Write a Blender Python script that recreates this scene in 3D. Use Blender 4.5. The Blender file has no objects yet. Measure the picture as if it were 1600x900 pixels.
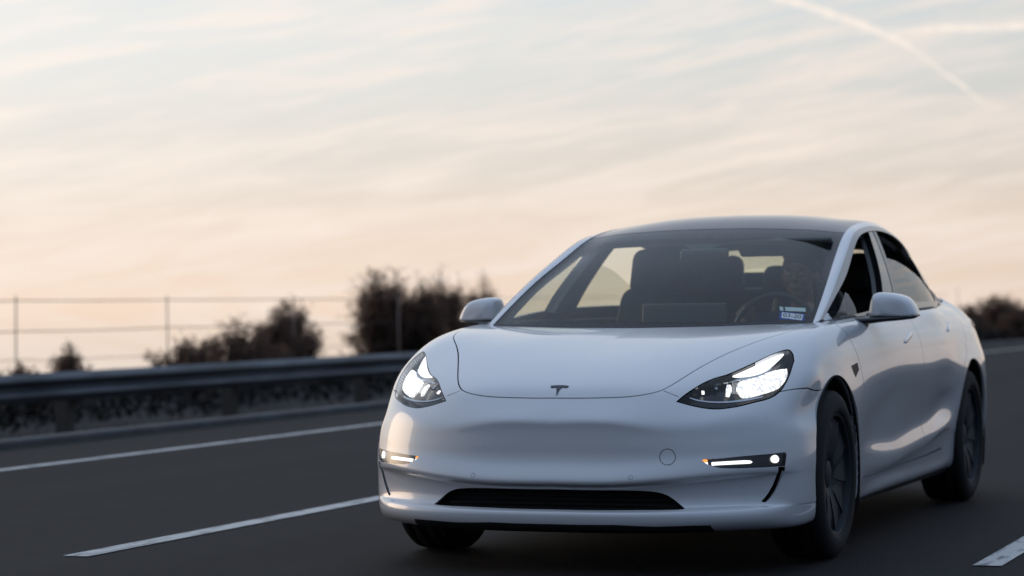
import bpy, bmesh, math, random
import numpy as np
from mathutils import Vector, Matrix, Euler
from mathutils.geometry import delaunay_2d_cdt
random.seed(7); rng=np.random.default_rng(7)
sc=bpy.context.scene
COL=sc.collection
R=math.radians
# ================= camera =================
cam=bpy.data.cameras.new('camera'); camo=bpy.data.objects.new('camera',cam); COL.objects.link(camo)
cam.sensor_width=36; cam.lens=85.38; cam.clip_start=.1; cam.clip_end=120000
def cam_matrix(pos,yaw,pit,roll):
    cy,sy=math.cos(yaw),math.sin(yaw);cp,sp=math.cos(pit),math.sin(pit);cr,sr=math.cos(roll),math.sin(roll)
    f=Vector((sy*cp,cy*cp,sp));r=Vector((cy,-sy,0));u=r.cross(f)
    r2=r*cr+u*sr;u2=u*cr-r*sr
    return Matrix(((r2.x,u2.x,-f.x,pos[0]),(r2.y,u2.y,-f.y,pos[1]),(r2.z,u2.z,-f.z,pos[2]),(0,0,0,1)))
camo.matrix_world=cam_matrix((3.17770,-9.45148,1.02315),R(-21.1552332),R(.38358396),R(-.73242983))
cam.dof.use_dof=True; cam.dof.focus_distance=9.0; cam.dof.aperture_fstop=2.6
sc.camera=camo
# ================= sky and sun =================
SUN_EL=R(9); SUN_AZ=R(-82)     # azimuth measured from +Y towards +X: the sun is low, off the picture's left side
world=bpy.data.worlds.new('World'); sc.world=world; world.use_nodes=True
nt=world.node_tree; nt.nodes.clear()
def N(t,**k):
    n=nt.nodes.new(t)
    for a,b in k.items(): setattr(n,a,b)
    return n
L=lambda a,b: nt.links.new(a,b)
def mth(op,a,b=None,c=None,clamp=False):
    n=N('ShaderNodeMath',operation=op); n.use_clamp=clamp
    for i,x in enumerate((a,b,c)):
        if x is None: continue
        if isinstance(x,(int,float)): n.inputs[i].default_value=x
        else: L(x,n.inputs[i])
    return n.outputs[0]
def mixc(f,a,b,mode='MIX'):
    n=N('ShaderNodeMix',data_type='RGBA',blend_type=mode)
    if isinstance(f,(int,float)): n.inputs[0].default_value=f
    else: L(f,n.inputs[0])
    for i,x in ((6,a),(7,b)):
        if isinstance(x,tuple): n.inputs[i].default_value=x+(1,)
        else: L(x,n.inputs[i])
    return n.outputs[2]
def ramp(fac,stops):
    n=N('ShaderNodeValToRGB'); L(fac,n.inputs[0]); e=n.color_ramp.elements
    while len(e)<len(stops): e.new(.5)
    for x,(p,c) in zip(e,stops): x.position=p; x.color=c+(1,)
    return n.outputs[0]
tc=N('ShaderNodeTexCoord'); sp=N('ShaderNodeSeparateXYZ'); L(tc.outputs['Generated'],sp.inputs[0])
X,Y,Z=sp.outputs
az=mth('ARCTAN2',X,Y)                       # 0 along +Y
el=mth('ARCSINE',Z)
sky=N('ShaderNodeTexSky',sky_type='NISHITA',sun_disc=False,sun_elevation=SUN_EL,sun_rotation=SUN_AZ,altitude=100,air_density=1.0,dust_density=2.0,ozone_density=1.5)
bgA=N('ShaderNodeBackground'); L(sky.outputs[0],bgA.inputs[0]); bgA.inputs[1].default_value=.06
# thin high cloud veil: colour by height and by distance from the sun
dsun=mth('MULTIPLY',mth('ADD',mth('MULTIPLY',X,math.sin(R(-52))),mth('MULTIPLY',Y,math.cos(R(-52)))),1)
elr=mth('MULTIPLY',el,1/ (math.pi/2),clamp=True)
warm=ramp(elr,[(0,(.96,.745,.59)),(.018,(.92,.745,.61)),(.035,(.78,.70,.62)),(.055,(.71,.715,.68)),(.085,(.64,.735,.78)),(.16,(.60,.70,.83)),(.32,(.49,.61,.80)),(1,(.37,.48,.66))])
cool=ramp(elr,[(0,(.045,.06,.09)),(.06,(.08,.11,.17)),(.22,(.165,.215,.32)),(.6,(.39,.51,.71)),(1,(.37,.48,.66))])
sunf=ramp(mth('MULTIPLY_ADD',dsun,.5,.5),[(0,(0,0,0)),(.42,(.05,.05,.05)),(.66,(.55,.55,.55)),(.80,(.80,.80,.80)),(.90,(.92,.92,.92)),(.97,(1,1,1))])
veil=mixc(sunf,cool,warm)
# brighter milky glow towards the sun, higher up
glow=mth('MULTIPLY',mth('POWER',mth('MAXIMUM',dsun,0),7),ramp(elr,[(0,(0,0,0)),(.07,(1,1,1)),(.12,(1,1,1)),(.28,(.1,.1,.1)),(1,(0,0,0))]),clamp=True)
# streaks of cirrus
cv=N('ShaderNodeCombineXYZ')
L(mth('MULTIPLY',az,12),cv.inputs[0]); L(mth('ADD',mth('MULTIPLY',el,80),mth('MULTIPLY',az,-13)),cv.inputs[1])
n1=N('ShaderNodeTexNoise'); L(cv.outputs[0],n1.inputs['Vector']); n1.inputs['Scale'].default_value=.75; n1.inputs['Detail'].default_value=7; n1.inputs['Roughness'].default_value=.58; n1.inputs['Distortion'].default_value=.9
cv2=N('ShaderNodeCombineXYZ')
L(mth('MULTIPLY',az,26),cv2.inputs[0]); L(mth('ADD',mth('MULTIPLY',el,300),mth('MULTIPLY',az,-55)),cv2.inputs[1])
n2=N('ShaderNodeTexNoise'); L(cv2.outputs[0],n2.inputs['Vector']); n2.inputs['Scale'].default_value=.7; n2.inputs['Detail'].default_value=5; n2.inputs['Roughness'].default_value=.6; n2.inputs['Distortion'].default_value=.5
s1=ramp(n1.outputs[0],[(.34,(0,0,0)),(.46,(.15,.15,.15)),(.54,(.70,.70,.70)),(.64,(1,1,1))])
s2=ramp(n2.outputs[0],[(.36,(0,0,0)),(.5,(.25,.25,.25)),(.64,(1,1,1))])
st=mixc(.42,s1,s2)
cloudc=mixc(sunf,(.28,.32,.42),(1.0,.855,.75))
stf=mth('MULTIPLY',st,ramp(elr,[(0,(1,1,1)),(.10,(1,1,1)),(.20,(.22,.22,.22)),(1,(.10,.10,.10))]))
stf=mth('MULTIPLY',stf,ramp(mth('MULTIPLY_ADD',dsun,.5,.5),[(0,(.25,.25,.25)),(.5,(.3,.3,.3)),(.75,(1,1,1)),(1,(1,1,1))]))
col=mixc(stf,veil,cloudc)
col=mixc(mth('MULTIPLY',glow,.85),col,(1.03,.99,.95))
bgB=N('ShaderNodeBackground'); L(col,bgB.inputs[0]); bgB.inputs[1].default_value=1.06
ms=N('ShaderNodeMixShader'); ms.inputs[0].default_value=.90; L(bgA.outputs[0],ms.inputs[1]); L(bgB.outputs[0],ms.inputs[2])
wo=N('ShaderNodeOutputWorld'); L(ms.outputs[0],wo.inputs[0])
sun=bpy.data.lights.new('sun','SUN'); suno=bpy.data.objects.new('sun',sun); COL.objects.link(suno)
sun.energy=.5; sun.angle=R(34); sun.color=(1,.72,.48)
sd=Vector((math.sin(SUN_AZ)*math.cos(SUN_EL),math.cos(SUN_AZ)*math.cos(SUN_EL),math.sin(SUN_EL)))
suno.rotation_euler=sd.to_track_quat('Z','Y').to_euler(); suno.location=(-30,5,20)
sc.view_settings.view_transform='Standard'; sc.view_settings.look='None'; sc.view_settings.gamma=1; sc.view_settings.use_curve_mapping=False
sc.view_settings.exposure=0
# ================= helpers =================
def mat(name,col,rough=.6,metal=0,coat=0,emit=None,es=0,spec=.5,noise=None,bump=None):
    m=bpy.data.materials.new(name); m.use_nodes=True; t=m.node_tree; b=t.nodes['Principled BSDF']
    b.inputs['Base Color'].default_value=tuple(col)+(1,); b.inputs['Roughness'].default_value=rough; b.inputs['Metallic'].default_value=metal
    b.inputs['Coat Weight'].default_value=coat; b.inputs['Coat Roughness'].default_value=.03; b.inputs['Specular IOR Level'].default_value=spec
    if emit: b.inputs['Emission Color'].default_value=tuple(emit)+(1,); b.inputs['Emission Strength'].default_value=es
    if noise:
        sc_,c2,lo,hi=noise[:4]
        tcn=t.nodes.new('ShaderNodeTexCoord'); mp=t.nodes.new('ShaderNodeMapping'); nz=t.nodes.new('ShaderNodeTexNoise'); rp=t.nodes.new('ShaderNodeValToRGB'); mx=t.nodes.new('ShaderNodeMix'); mx.data_type='RGBA'
        if len(noise)>4: mp.inputs['Scale'].default_value=noise[4]
        nz.inputs['Scale'].default_value=sc_; nz.inputs['Detail'].default_value=8
        rp.color_ramp.elements[0].position=lo; rp.color_ramp.elements[1].position=hi
        mx.inputs[6].default_value=tuple(col)+(1,); mx.inputs[7].default_value=tuple(c2)+(1,)
        t.links.new(tcn.outputs['Object'],mp.inputs[0]); t.links.new(mp.outputs[0],nz.inputs['Vector']); t.links.new(nz.outputs[0],rp.inputs[0]); t.links.new(rp.outputs[0],mx.inputs[0]); t.links.new(mx.outputs[2],b.inputs['Base Color'])
    if bump:
        tcn=t.nodes.new('ShaderNodeTexCoord'); nz=t.nodes.new('ShaderNodeTexNoise'); bp=t.nodes.new('ShaderNodeBump')
        nz.inputs['Scale'].default_value=bump[0]; nz.inputs['Detail'].default_value=6; bp.inputs['Strength'].default_value=bump[1]; bp.inputs['Distance'].default_value=bump[2]
        t.links.new(tcn.outputs['Object'],nz.inputs['Vector']); t.links.new(nz.outputs[0],bp.inputs['Height']); t.links.new(bp.outputs[0],b.inputs['Normal'])
    return m
def glass(name,tint,rough=0,ior=1.5):
    m=bpy.data.materials.new(name); m.use_nodes=True; t=m.node_tree; t.nodes.clear()
    o=t.nodes.new('ShaderNodeOutputMaterial'); mx=t.nodes.new('ShaderNodeMixShader'); tr=t.nodes.new('ShaderNodeBsdfTransparent'); gl=t.nodes.new('ShaderNodeBsdfGlossy'); fr=t.nodes.new('ShaderNodeFresnel')
    tr.inputs[0].default_value=tint+(1,); gl.inputs['Roughness'].default_value=rough; gl.inputs[0].default_value=(.9,.9,.9,1); fr.inputs[0].default_value=ior
    ge=t.nodes.new('ShaderNodeNewGeometry'); mi=t.nodes.new('ShaderNodeMix'); mi.inputs[2].default_value=ior; mi.inputs[3].default_value=1/ior
    t.links.new(ge.outputs['Backfacing'],mi.inputs[0]); t.links.new(mi.outputs[0],fr.inputs[0])   # same reflectance from either side of a thin pane
    t.links.new(fr.outputs[0],mx.inputs[0]); t.links.new(tr.outputs[0],mx.inputs[1]); t.links.new(gl.outputs[0],mx.inputs[2]); t.links.new(mx.outputs[0],o.inputs[0])
    return m
def tag(o,label=None,cat=None,group=None,kind=None):
    if label: o['label']=label
    if cat: o['category']=cat
    if group: o['group']=group
    if kind: o['kind']=kind
    return o
def empty(name,loc,label,cat,group=None):
    o=bpy.data.objects.new(name,None); o.location=loc; o.empty_display_size=.2; COL.objects.link(o); tag(o,label,cat,group); return o
def mk(name,V,F,m,parent=None,smooth=True,normals=None,label=None):
    me=bpy.data.meshes.new(name); me.from_pydata([tuple(map(float,v)) for v in V],[],[tuple(map(int,f)) for f in F])
    if smooth: me.shade_smooth()
    if m: me.materials.append(m)
    if normals is not None: me.normals_split_custom_set_from_vertices([tuple(map(float,n)) for n in normals])
    o=bpy.data.objects.new(name,me); COL.objects.link(o)
    if parent is not None:
        base=parent; off=Vector((0,0,0))
        while base is not None: off+=Vector(base.location); base=base.parent
        o.parent=parent; o.location=-off
    if label: o['label']=label
    return o
class MB:
    def __init__(s): s.V=[];s.F=[]
    def add(s,V,F):
        k=len(s.V); s.V+= [tuple(v) for v in V]; s.F+=[tuple(i+k for i in f) for f in F]; return s
    def box(s,c,d,rot=None):
        c=Vector(c);V=[]
        for z in(-1,1):
            for y in(-1,1):
                for x in(-1,1):
                    v=Vector((x*d[0]/2,y*d[1]/2,z*d[2]/2))
                    if rot is not None: v=rot@v
                    V.append(c+v)
        return s.add(V,[(0,2,3,1),(4,5,7,6),(0,1,5,4),(2,6,7,3),(0,4,6,2),(1,3,7,5)])
    def tube(s,P,r,n=8,cap=True):
        P=[Vector(p) for p in P];rr=r if isinstance(r,(list,tuple)) else [r]*len(P);V=[];F=[]
        up=Vector((0,0,1))
        for i,p in enumerate(P):
            t=(P[min(i+1,len(P)-1)]-P[max(i-1,0)]).normalized()
            a=t.cross(up)
            if a.length<1e-3: a=t.cross(Vector((1,0,0)))
            a.normalize();b=t.cross(a)
            for k in range(n):
                g=2*math.pi*k/n;V.append(p+(a*math.cos(g)+b*math.sin(g))*rr[i])
        for i in range(len(P)-1):
            for k in range(n): F.append((i*n+k,i*n+(k+1)%n,(i+1)*n+(k+1)%n,(i+1)*n+k))
        if cap: F.append(tuple(range(n)));F.append(tuple(range((len(P)-1)*n,len(P)*n))[::-1])
        return s.add(V,F)
    def lathe(s,prof,c,axis='x',n=64):
        V=[];F=[];c=Vector(c)
        for (a,r) in prof:
            for k in range(n):
                g=2*math.pi*k/n
                V.append(c+(Vector((a,r*math.cos(g),r*math.sin(g))) if axis=='x' else Vector((r*math.cos(g),r*math.sin(g),a))))
        for i in range(len(prof)-1):
            for k in range(n): F.append((i*n+k,i*n+(k+1)%n,(i+1)*n+(k+1)%n,(i+1)*n+k))
        return s.add(V,F)
    def build(s,name,m,parent=None,smooth=True,label=None,bevel=0,sub=0,fixn=True):
        o=mk(name,s.V,s.F,m,parent,smooth,label=label)
        if fixn:
            b=bmesh.new();b.from_mesh(o.data);bmesh.ops.recalc_face_normals(b,faces=b.faces);b.to_mesh(o.data);b.free()
        if bevel:
            md=o.modifiers.new('b','BEVEL');md.width=bevel;md.segments=3;md.limit_method='ANGLE'
        if sub:
            md=o.modifiers.new('s','SUBSURF');md.levels=sub;md.render_levels=sub
        return o
def loft(rings,close=True,cap=True):
    """rings of equally many points -> verts, faces"""
    n=len(rings[0]);V=[p for r in rings for p in r];F=[]
    for i in range(len(rings)-1):
        for k in range(n if close else n-1): F.append((i*n+k,i*n+(k+1)%n,(i+1)*n+(k+1)%n,(i+1)*n+k))
    if cap: F.append(tuple(range(n))[::-1]);F.append(tuple(range((len(rings)-1)*n,len(rings)*n)))
    return V,F

# ---------- smooth surfaces ----------
def spl(t,Y,q,nu=0):
    """natural cubic spline through (t,Y) along axis 0, evaluated at q"""
    t=np.asarray(t,float);Y=np.asarray(Y,float);n=len(t);h=np.diff(t)
    sh=(n,)+(1,)*(Y.ndim-1)
    A=np.zeros((n,n));B=np.zeros_like(Y);A[0,0]=A[-1,-1]=1
    for i in range(1,n-1):
        A[i,i-1]=h[i-1];A[i,i]=2*(h[i-1]+h[i]);A[i,i+1]=h[i]
        B[i]=6*((Y[i+1]-Y[i])/h[i]-(Y[i]-Y[i-1])/h[i-1])
    M=np.linalg.solve(A,B.reshape(n,-1)).reshape(Y.shape)
    q=np.asarray(q,float);i=np.clip(np.searchsorted(t,q)-1,0,n-2)
    e=(slice(None),)+(None,)*(Y.ndim-1)
    hi=h[i][e];a=(t[i+1]-q)[e]/hi;b=1-a
    if nu==0: return a*Y[i]+b*Y[i+1]+((a**3-a)*M[i]+(b**3-b)*M[i+1])*hi**2/6
    return (Y[i+1]-Y[i])/hi+(-(3*a*a-1)*M[i]+(3*b*b-1)*M[i+1])*hi/6
def fair(t,Y,lam):
    """smooth data along axis 0 (ends kept)"""
    t=np.asarray(t,float);n=len(t);D=np.zeros((n-2,n))
    for i in range(n-2):
        a,b=t[i+1]-t[i],t[i+2]-t[i+1]
        D[i,i]=2/(a*(a+b));D[i,i+1]=-2/(a*b);D[i,i+2]=2/(b*(a+b))
    W=np.eye(n);W[0,0]=W[-1,-1]=1e4
    return np.linalg.solve(W+lam*D.T@D,W@Y.reshape(n,-1)).reshape(Y.shape)
class Surf:
    def __init__(s,P,ut,vt,res=(120,240)):
        # P[col][row][3]; u along columns axis0, v along rows axis1
        s.P=np.array(P,float);s.u=np.array(ut,float);s.v=np.array(vt,float)
        s.res=res
        U,V=np.meshgrid(np.linspace(s.u[0],s.u[-1],res[1]),np.linspace(s.v[0],s.v[-1],res[0]),indexing='ij')
        s.Us=U.ravel();s.Vs=V.ravel();s.S=s.ev(s.Us,s.Vs)
    def ev(s,U,V,d=None):
        U=np.atleast_1d(U);V=np.atleast_1d(V)
        # basis matrices
        Bu=spl(s.u,np.eye(len(s.u)),U,1 if d=='u' else 0);Bv=spl(s.v,np.eye(len(s.v)),V,1 if d=='v' else 0)
        return np.einsum('ni,nj,ijk->nk',Bu,Bv,s.P,optimize=True)
    def nrm(s,U,V):
        n=np.cross(s.ev(U,V,'u'),s.ev(U,V,'v'));return n/(np.linalg.norm(n,axis=1)[:,None]+1e-12)
    def inv(s,Q,ax=None,iters=8):
        """uv of the surface points nearest to Q (ignoring coordinate ax)"""
        Q=np.asarray(Q,float);w=np.ones(3)
        if ax is not None: w[ax]=.02
        out=[]
        for q in Q:
            i=np.argmin((((s.S-q)*w)**2).sum(1));out.append((s.Us[i],s.Vs[i]))
        uv=np.array(out)
        for _ in range(iters):
            p=s.ev(uv[:,0],uv[:,1]);a=s.ev(uv[:,0],uv[:,1],'u')*w;b=s.ev(uv[:,0],uv[:,1],'v')*w;r=(Q-p)*w
            aa=(a*a).sum(1)+1e-9;bb=(b*b).sum(1)+1e-9;ab=(a*b).sum(1);ar=(a*r).sum(1);br=(b*r).sum(1)
            det=aa*bb-ab*ab+1e-12
            uv[:,0]+=np.clip((bb*ar-ab*br)/det,-.3,.3);uv[:,1]+=np.clip((aa*br-ab*ar)/det,-.3,.3)
            uv[:,0]=np.clip(uv[:,0],s.u[0],s.u[-1]);uv[:,1]=np.clip(uv[:,1],s.v[0],s.v[-1])
        return uv
def avgchord(P,axis):
    P=np.array(P);d=np.linalg.norm(np.diff(P,axis=axis),axis=2);m=d.mean(axis=1-axis)
    return np.concatenate([[0],np.cumsum(m)])
def refit(P):
    P=np.array(P,float);P[...,0]*=.988;P[...,2]=1.023+(P[...,2]-1.037)*.986
    P[...,1]+=.055*np.clip((2.9-P[...,1])/1.5,0,1)
    return P
# ---------- body control data: x,y,z, front -> side -> rear, row 0 underside ... row 17 cowl/belt ----------
# fascia profile rows 0..12 for the centre (offset from perimeter curve, z)
def body_cols():
    # perimeter at crest height: (x,y) and outward normal direction used to push in/out
    per=[(0,-.925),(.25,-.920),(.45,-.895),(.60,-.848),(.71,-.782),(.802,-.695),(.877,-.590),(.908,-.455)]
    # row: z, inward offset, per column
    #        r0   r1    r2   r3   r4   r5   r6   r7   r8   r9   r10  r11  r12
    zc=[ .158,.175,.205,.238,.259,.334,.351,.385,.430,.490,.558,.594,.668]
    zo=[ .168,.185,.215,.250,.273,.368,.388,.420,.460,.510,.565,.620,.700]   # outer corner
    ic=[ .075,.030,.012,.010,.040,.030,.000,.003,.020,.024,.0245,.0275,.077]
    io=[ .060,.022,.000,.004,.030,.026,.006,.004,.012,.018,.026,.040,.055]
    hood=[ # rows 12..17 as points
     [(0,-.850,.668),(0,-.806,.716),(0,-.66,.778),(0,-.40,.845),(0,-.12,.895),(0,.13,.930)],
     [(.25,-.843,.668),(.245,-.798,.718),(.235,-.65,.782),(.22,-.395,.850),(.195,-.115,.900),(.17,.14,.932)],
     [(.45,-.815,.667),(.44,-.767,.717),(.42,-.635,.780),(.40,-.39,.855),(.37,-.105,.905),(.33,.17,.934)],
     [(.60,-.748,.666),(.585,-.695,.722),(.565,-.585,.785),(.54,-.37,.858),(.51,-.09,.910),(.47,.21,.938)],
     [(.705,-.672,.674),(.690,-.612,.736),(.672,-.505,.797),(.65,-.33,.866),(.62,-.06,.918),(.58,.25,.941)],
     [(.778,-.585,.690),(.762,-.525,.752),(.745,-.430,.812),(.725,-.27,.878),(.70,-.01,.926),(.66,.285,.943)],
     [(.846,-.480,.704),(.826,-.432,.766),(.803,-.350,.824),(.783,-.20,.885),(.758,.04,.930),(.72,.315,.945)],
     [(.882,-.362,.718),(.862,-.332,.782),(.840,-.26,.836),(.820,-.115,.892),(.795,.13,.934),(.757,.37,.950)],
    ]
    C=[]
    n=len(per);per3=np.array(per)
    for i,(x,y) in enumerate(per):
        a=per3[max(i-1,0)];b=per3[min(i+1,n-1)]
        if i==0: t=np.array([1,0.])
        else: t=(b-a)/np.linalg.norm(b-a)
        nrm=np.array([-t[1],t[0]])  # inward = left of travel
        s=min(1,max(0,(x-.20)/.62));s=s*s*(3-2*s)
        col=[]
        fo=min(1,max(0,(i-4.6)/1.4))   # the scoop dies out at the corner
        flat=[.045,.020,.010,.006,.003,.002,.001,.001,.004,.010,.020,.040]
        for r in range(12):
            dz=.055*min(1,max(0,(x-.28)/.30))*(1-s*.7) if r in(9,10,11) else 0
            z=zc[r]*(1-s)+zo[r]*s-dz*(.5 if r==9 else 1);o=(ic[r]*(1-s)+io[r]*s)*(1-fo)+flat[r]*fo
            col.append((x+nrm[0]*o,y+nrm[1]*o,z))
        col+=hood[i]
        C.append(col)
    # side columns: rows z & x
    z0r=[.175,.195,.225,.257,.345,.390,.435,.485,.545,.605,.660,.708,.752]
    z0=[.175,.195,.225,.255,.300,.345,.385,.425,.475,.535,.600,.665,.735]
    def side(y,xs,zz,top):
        col=[(x,y,z) for x,z in zip(xs,zz)]+top
        return col
    # y=-0.22 fender
    fx=[.850,.892,.903,.907,.909,.910,.911,.912,.913,.913,.910,.905,.892]
    C.append([(x,-.24+ (.02 if k<12 else .0)+max(0,k-9)*.015,z) for k,(x,z) in enumerate(zip(fx,z0))]+[(.882,-.185,.790),(.866,-.13,.842),(.846,.01,.892),(.820,.22,.936),(.778,.46,.955)])
    fx=[.850,.885,.897,.902,.905,.907,.909,.911,.913,.914,.914,.911,.903]
    C.append([(x,0,z) for x,z in zip(fx,z0)]+[(.893,.02,.796),(.880,.05,.846),(.862,.15,.893),(.835,.33,.936),(.790,.56,.958)])
    C.append([(x,.25,z) for x,z in zip(fx,z0)]+[(.896,.27,.796),(.884,.30,.848),(.868,.37,.895),(.842,.50,.937),(.800,.68,.962)])
    fx=[.800,.866,.878,.882,.892,.898,.898,.894,.895,.902,.910,.914,.911]
    C.append([(x,.52,z) for x,z in zip(fx,z0)]+[(.903,.54,.796),(.893,.56,.848),(.877,.60,.895),(.851,.69,.937),(.810,.83,.966)])
    def door(y,led,b,w,a=1):
        # led: height of ledge crest ; b: belt z
        zz=[.180,.198,.228,.262,led-.05,led-.015,led+.015,led+.065,led+.13,.60,.655,.700,.752]
        xx=[.800,.866,.880,.880,.894,.901+.004*a,.901+.003*a,.901-.008*a,.903-.009*a,.909,.917,.921,.920]
        zz=[max(z,.262+.02*(k-3)) if 3<k<6 else z for k,z in enumerate(zz)]
        return [(x*w,y,z) for x,z in zip(xx,zz)]+[(.914*w,y,.806),(.904*w,y,.856),(.886*w,y,.902),(.862*w,y,b-.030),(.828*w,y,b)]
    C.append(door(.95,.350,.970,1.0,.6))
    C.append(door(1.4,.368,.976,1.003,.8))
    C.append(door(1.85,.392,.983,1.003,1.0))
    C.append(door(2.22,.420,.990,1.0,1.15))
    fx=[.800,.862,.880,.886,.894,.900,.905,.911,.916,.920,.923,.922,.915]
    C.append([(x,2.5,z) for x,z in zip(fx,z0r)]+[(.905,2.5,.802),(.892,2.5,.858),(.870,2.5,.910),(.841,2.5,.958),(.803,2.5,.997)])
    fx=[.850,.890,.903,.909,.914,.918,.922,.925,.928,.929,.928,.924,.913]
    C.append([(x,2.87,z) for x,z in zip(fx,z0r)]+[(.898,2.87,.805),(.879,2.87,.862),(.852,2.87,.916),(.812,2.87,.966),(.750,2.87,1.006)])
    C.append([(x-.008,3.18,z) for x,z in zip(fx,z0r)]+[(.885,3.18,.808),(.862,3.18,.868),(.830,3.18,.920),(.776,3.17,.974),(.700,3.15,1.018)])
    C.append([(x-.05,3.48,z) for x,z in zip(fx,z0)]+[(.842,3.47,.812),(.822,3.46,.875),(.790,3.45,.935),(.735,3.42,.992),(.660,3.36,1.040)])
    q=[.74,.755,.76,.765,.77,.775,.78,.783,.785,.787,.785,.78,.775,.765,.745,.705,.62,.50]
    yy=[3.60,3.64,3.66,3.67,3.68,3.69,3.70,3.71,3.72,3.72,3.72,3.71,3.70,3.69,3.68,3.66,3.60,3.42]
    zz=z0+[.812,.878,.945,1.01,1.055]
    C.append(list(zip(q,yy,zz)))
    q2=[x*.55 for x in q]
    C.append([(x,y+.11,z) for x,y,z in zip(q2,yy,zz)])
    C.append([(0,y+.15,z+ (.01 if k==17 else 0)) for k,(y,z) in enumerate(zip(yy,zz))])
    return refit(C)
# ---------- greenhouse ----------
def cabin_cols():
    # stations along the car: centre, x~1/3, 2/3, glass edge, rail top, DLO top, mid side glass, belt
    def st(c,e,r,d,b,g=.0):
        # c:(y,z) centre ; e:(x,y,z) glass edge ; r rail ; d DLO upper ; b belt
        c=np.array([0,c[0],c[1]]);e=np.array(e);r=np.array(r);d=np.array(d);b=np.array(b)
        out=[c]
        for t in (.3,.6,.82):
            p=c.copy();p[0]=e[0]*t
            p[1]=c[1]+(e[1]-c[1])*t**2.0
            p[2]=c[2]+(e[2]-c[2])*t**2.3
            out.append(p)
        out+=[e,r,d]
        for t in (.35,.7):
            p=d+(b-d)*t; p[0]+=.018*np.sin(np.pi*t)*min(1,(d[2]-b[2])/.3); out.append(p)
        out.append(b)
        return out
    S=[
     st((.13,.928),(.722,.300,.942),(.742,.325,.953),(.752,.36,.956),(.757,.37,.952)),
     st((.40,1.055),(.703,.540,1.050),(.728,.57,1.060),(.750,.60,1.055),(.800,.68,.962)),
     st((.70,1.182),(.676,.800,1.160),(.706,.83,1.172),(.735,.86,1.145),(.823,.93,.970)),
     st((.98,1.285),(.646,1.05,1.255),(.680,1.08,1.266),(.709,1.10,1.245),(.829,1.12,.973)),
     st((1.24,1.371),(.622,1.30,1.343),(.655,1.31,1.343),(.686,1.32,1.322),(.832,1.35,.976)),
     st((1.50,1.433),(.608,1.55,1.388),(.640,1.55,1.378),(.672,1.55,1.352),(.834,1.55,.979)),
     st((1.85,1.462),(.604,1.87,1.411),(.634,1.87,1.394),(.666,1.87,1.362),(.832,1.87,.984)),
     st((2.25,1.446),(.598,2.25,1.394),(.630,2.25,1.370),(.664,2.25,1.335),(.827,2.25,.991)),
     st((2.62,1.375),(.576,2.58,1.328),(.622,2.58,1.312),(.659,2.58,1.264),(.798,2.58,.999)),
     st((2.95,1.285),(.558,2.86,1.238),(.606,2.86,1.222),(.648,2.86,1.166),(.752,2.86,1.006)),
     st((3.25,1.180),(.540,3.10,1.142),(.592,3.10,1.136),(.640,3.10,1.086),(.706,3.12,1.017)),
     st((3.57,1.062),(.480,3.42,1.056),(.49,3.42,1.057),(.495,3.42,1.057),(.50,3.42,1.055)),
    ]
    return refit(S)

# outlines on the body skin (left half of the car, metres; the right half mirrors them)
HEADLIGHT = [(0.465,-0.758,0.65),(0.486,-0.733,0.673),(0.51,-0.699,0.695),(0.538,-0.652,0.718),(0.572,-0.604,0.736),(0.61,-0.566,0.747),(0.645,-0.506,0.767),(0.679,-0.439,0.788),(0.712,-0.37,0.81),(0.742,-0.311,0.827),(0.766,-0.269,0.836),(0.781,-0.265,0.831),(0.799,-0.288,0.813),(0.81,-0.324,0.79),(0.813,-0.387,0.751),(0.808,-0.449,0.709),(0.799,-0.495,0.679),(0.785,-0.531,0.662),(0.764,-0.568,0.65),(0.726,-0.616,0.641),(0.687,-0.66,0.629),(0.645,-0.694,0.622),(0.605,-0.719,0.619),(0.556,-0.738,0.626),(0.508,-0.751,0.638)]
SEAM_HOOD = [(0.08,-0.79,0.664),(0.194,-0.786,0.666),(0.303,-0.777,0.67),(0.395,-0.751,0.686),(0.436,-0.702,0.713),(0.476,-0.612,0.751),(0.527,-0.481,0.797),(0.582,-0.35,0.835),(0.64,-0.231,0.866),(0.715,-0.079,0.896),(0.75,0.123,0.92)]
SEAM_TIP = [(0.412,-0.741,0.691),(0.436,-0.744,0.682),(0.47,-0.743,0.669)]
SEAM_FENDER = [(0.797,-0.497,0.679),(0.833,-0.435,0.686),(0.866,-0.345,0.687),(0.884,-0.197,0.675)]
GRILLE = [(0.091,-0.834,0.321),(0.242,-0.83,0.322),(0.366,-0.816,0.321),(0.429,-0.803,0.311),(0.47,-0.793,0.285),(0.5,-0.791,0.261),(0.506,-0.796,0.254),(0.494,-0.803,0.251),(0.413,-0.819,0.25),(0.314,-0.829,0.249),(0.092,-0.841,0.246)]
FOG = [(0.571,-0.788,0.437),(0.584,-0.782,0.439),(0.632,-0.759,0.441),(0.701,-0.713,0.447),(0.745,-0.675,0.449),(0.788,-0.632,0.451),(0.828,-0.584,0.455),(0.839,-0.569,0.454),(0.838,-0.576,0.428),(0.836,-0.583,0.403),(0.824,-0.599,0.403),(0.769,-0.663,0.402),(0.703,-0.722,0.402),(0.658,-0.754,0.403),(0.629,-0.77,0.406),(0.605,-0.78,0.415),(0.585,-0.787,0.423)]
SLOT = [(0.824,-0.6,0.402),(0.836,-0.583,0.401),(0.826,-0.583,0.369),(0.814,-0.59,0.335),(0.8,-0.602,0.306),(0.785,-0.617,0.283),(0.769,-0.634,0.268),(0.765,-0.636,0.273),(0.778,-0.622,0.289),(0.792,-0.61,0.312),(0.806,-0.599,0.341),(0.816,-0.596,0.371)]
SENSOR = [(0.316,-0.86,0.373),(0.666,-0.745,0.377)]
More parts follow.
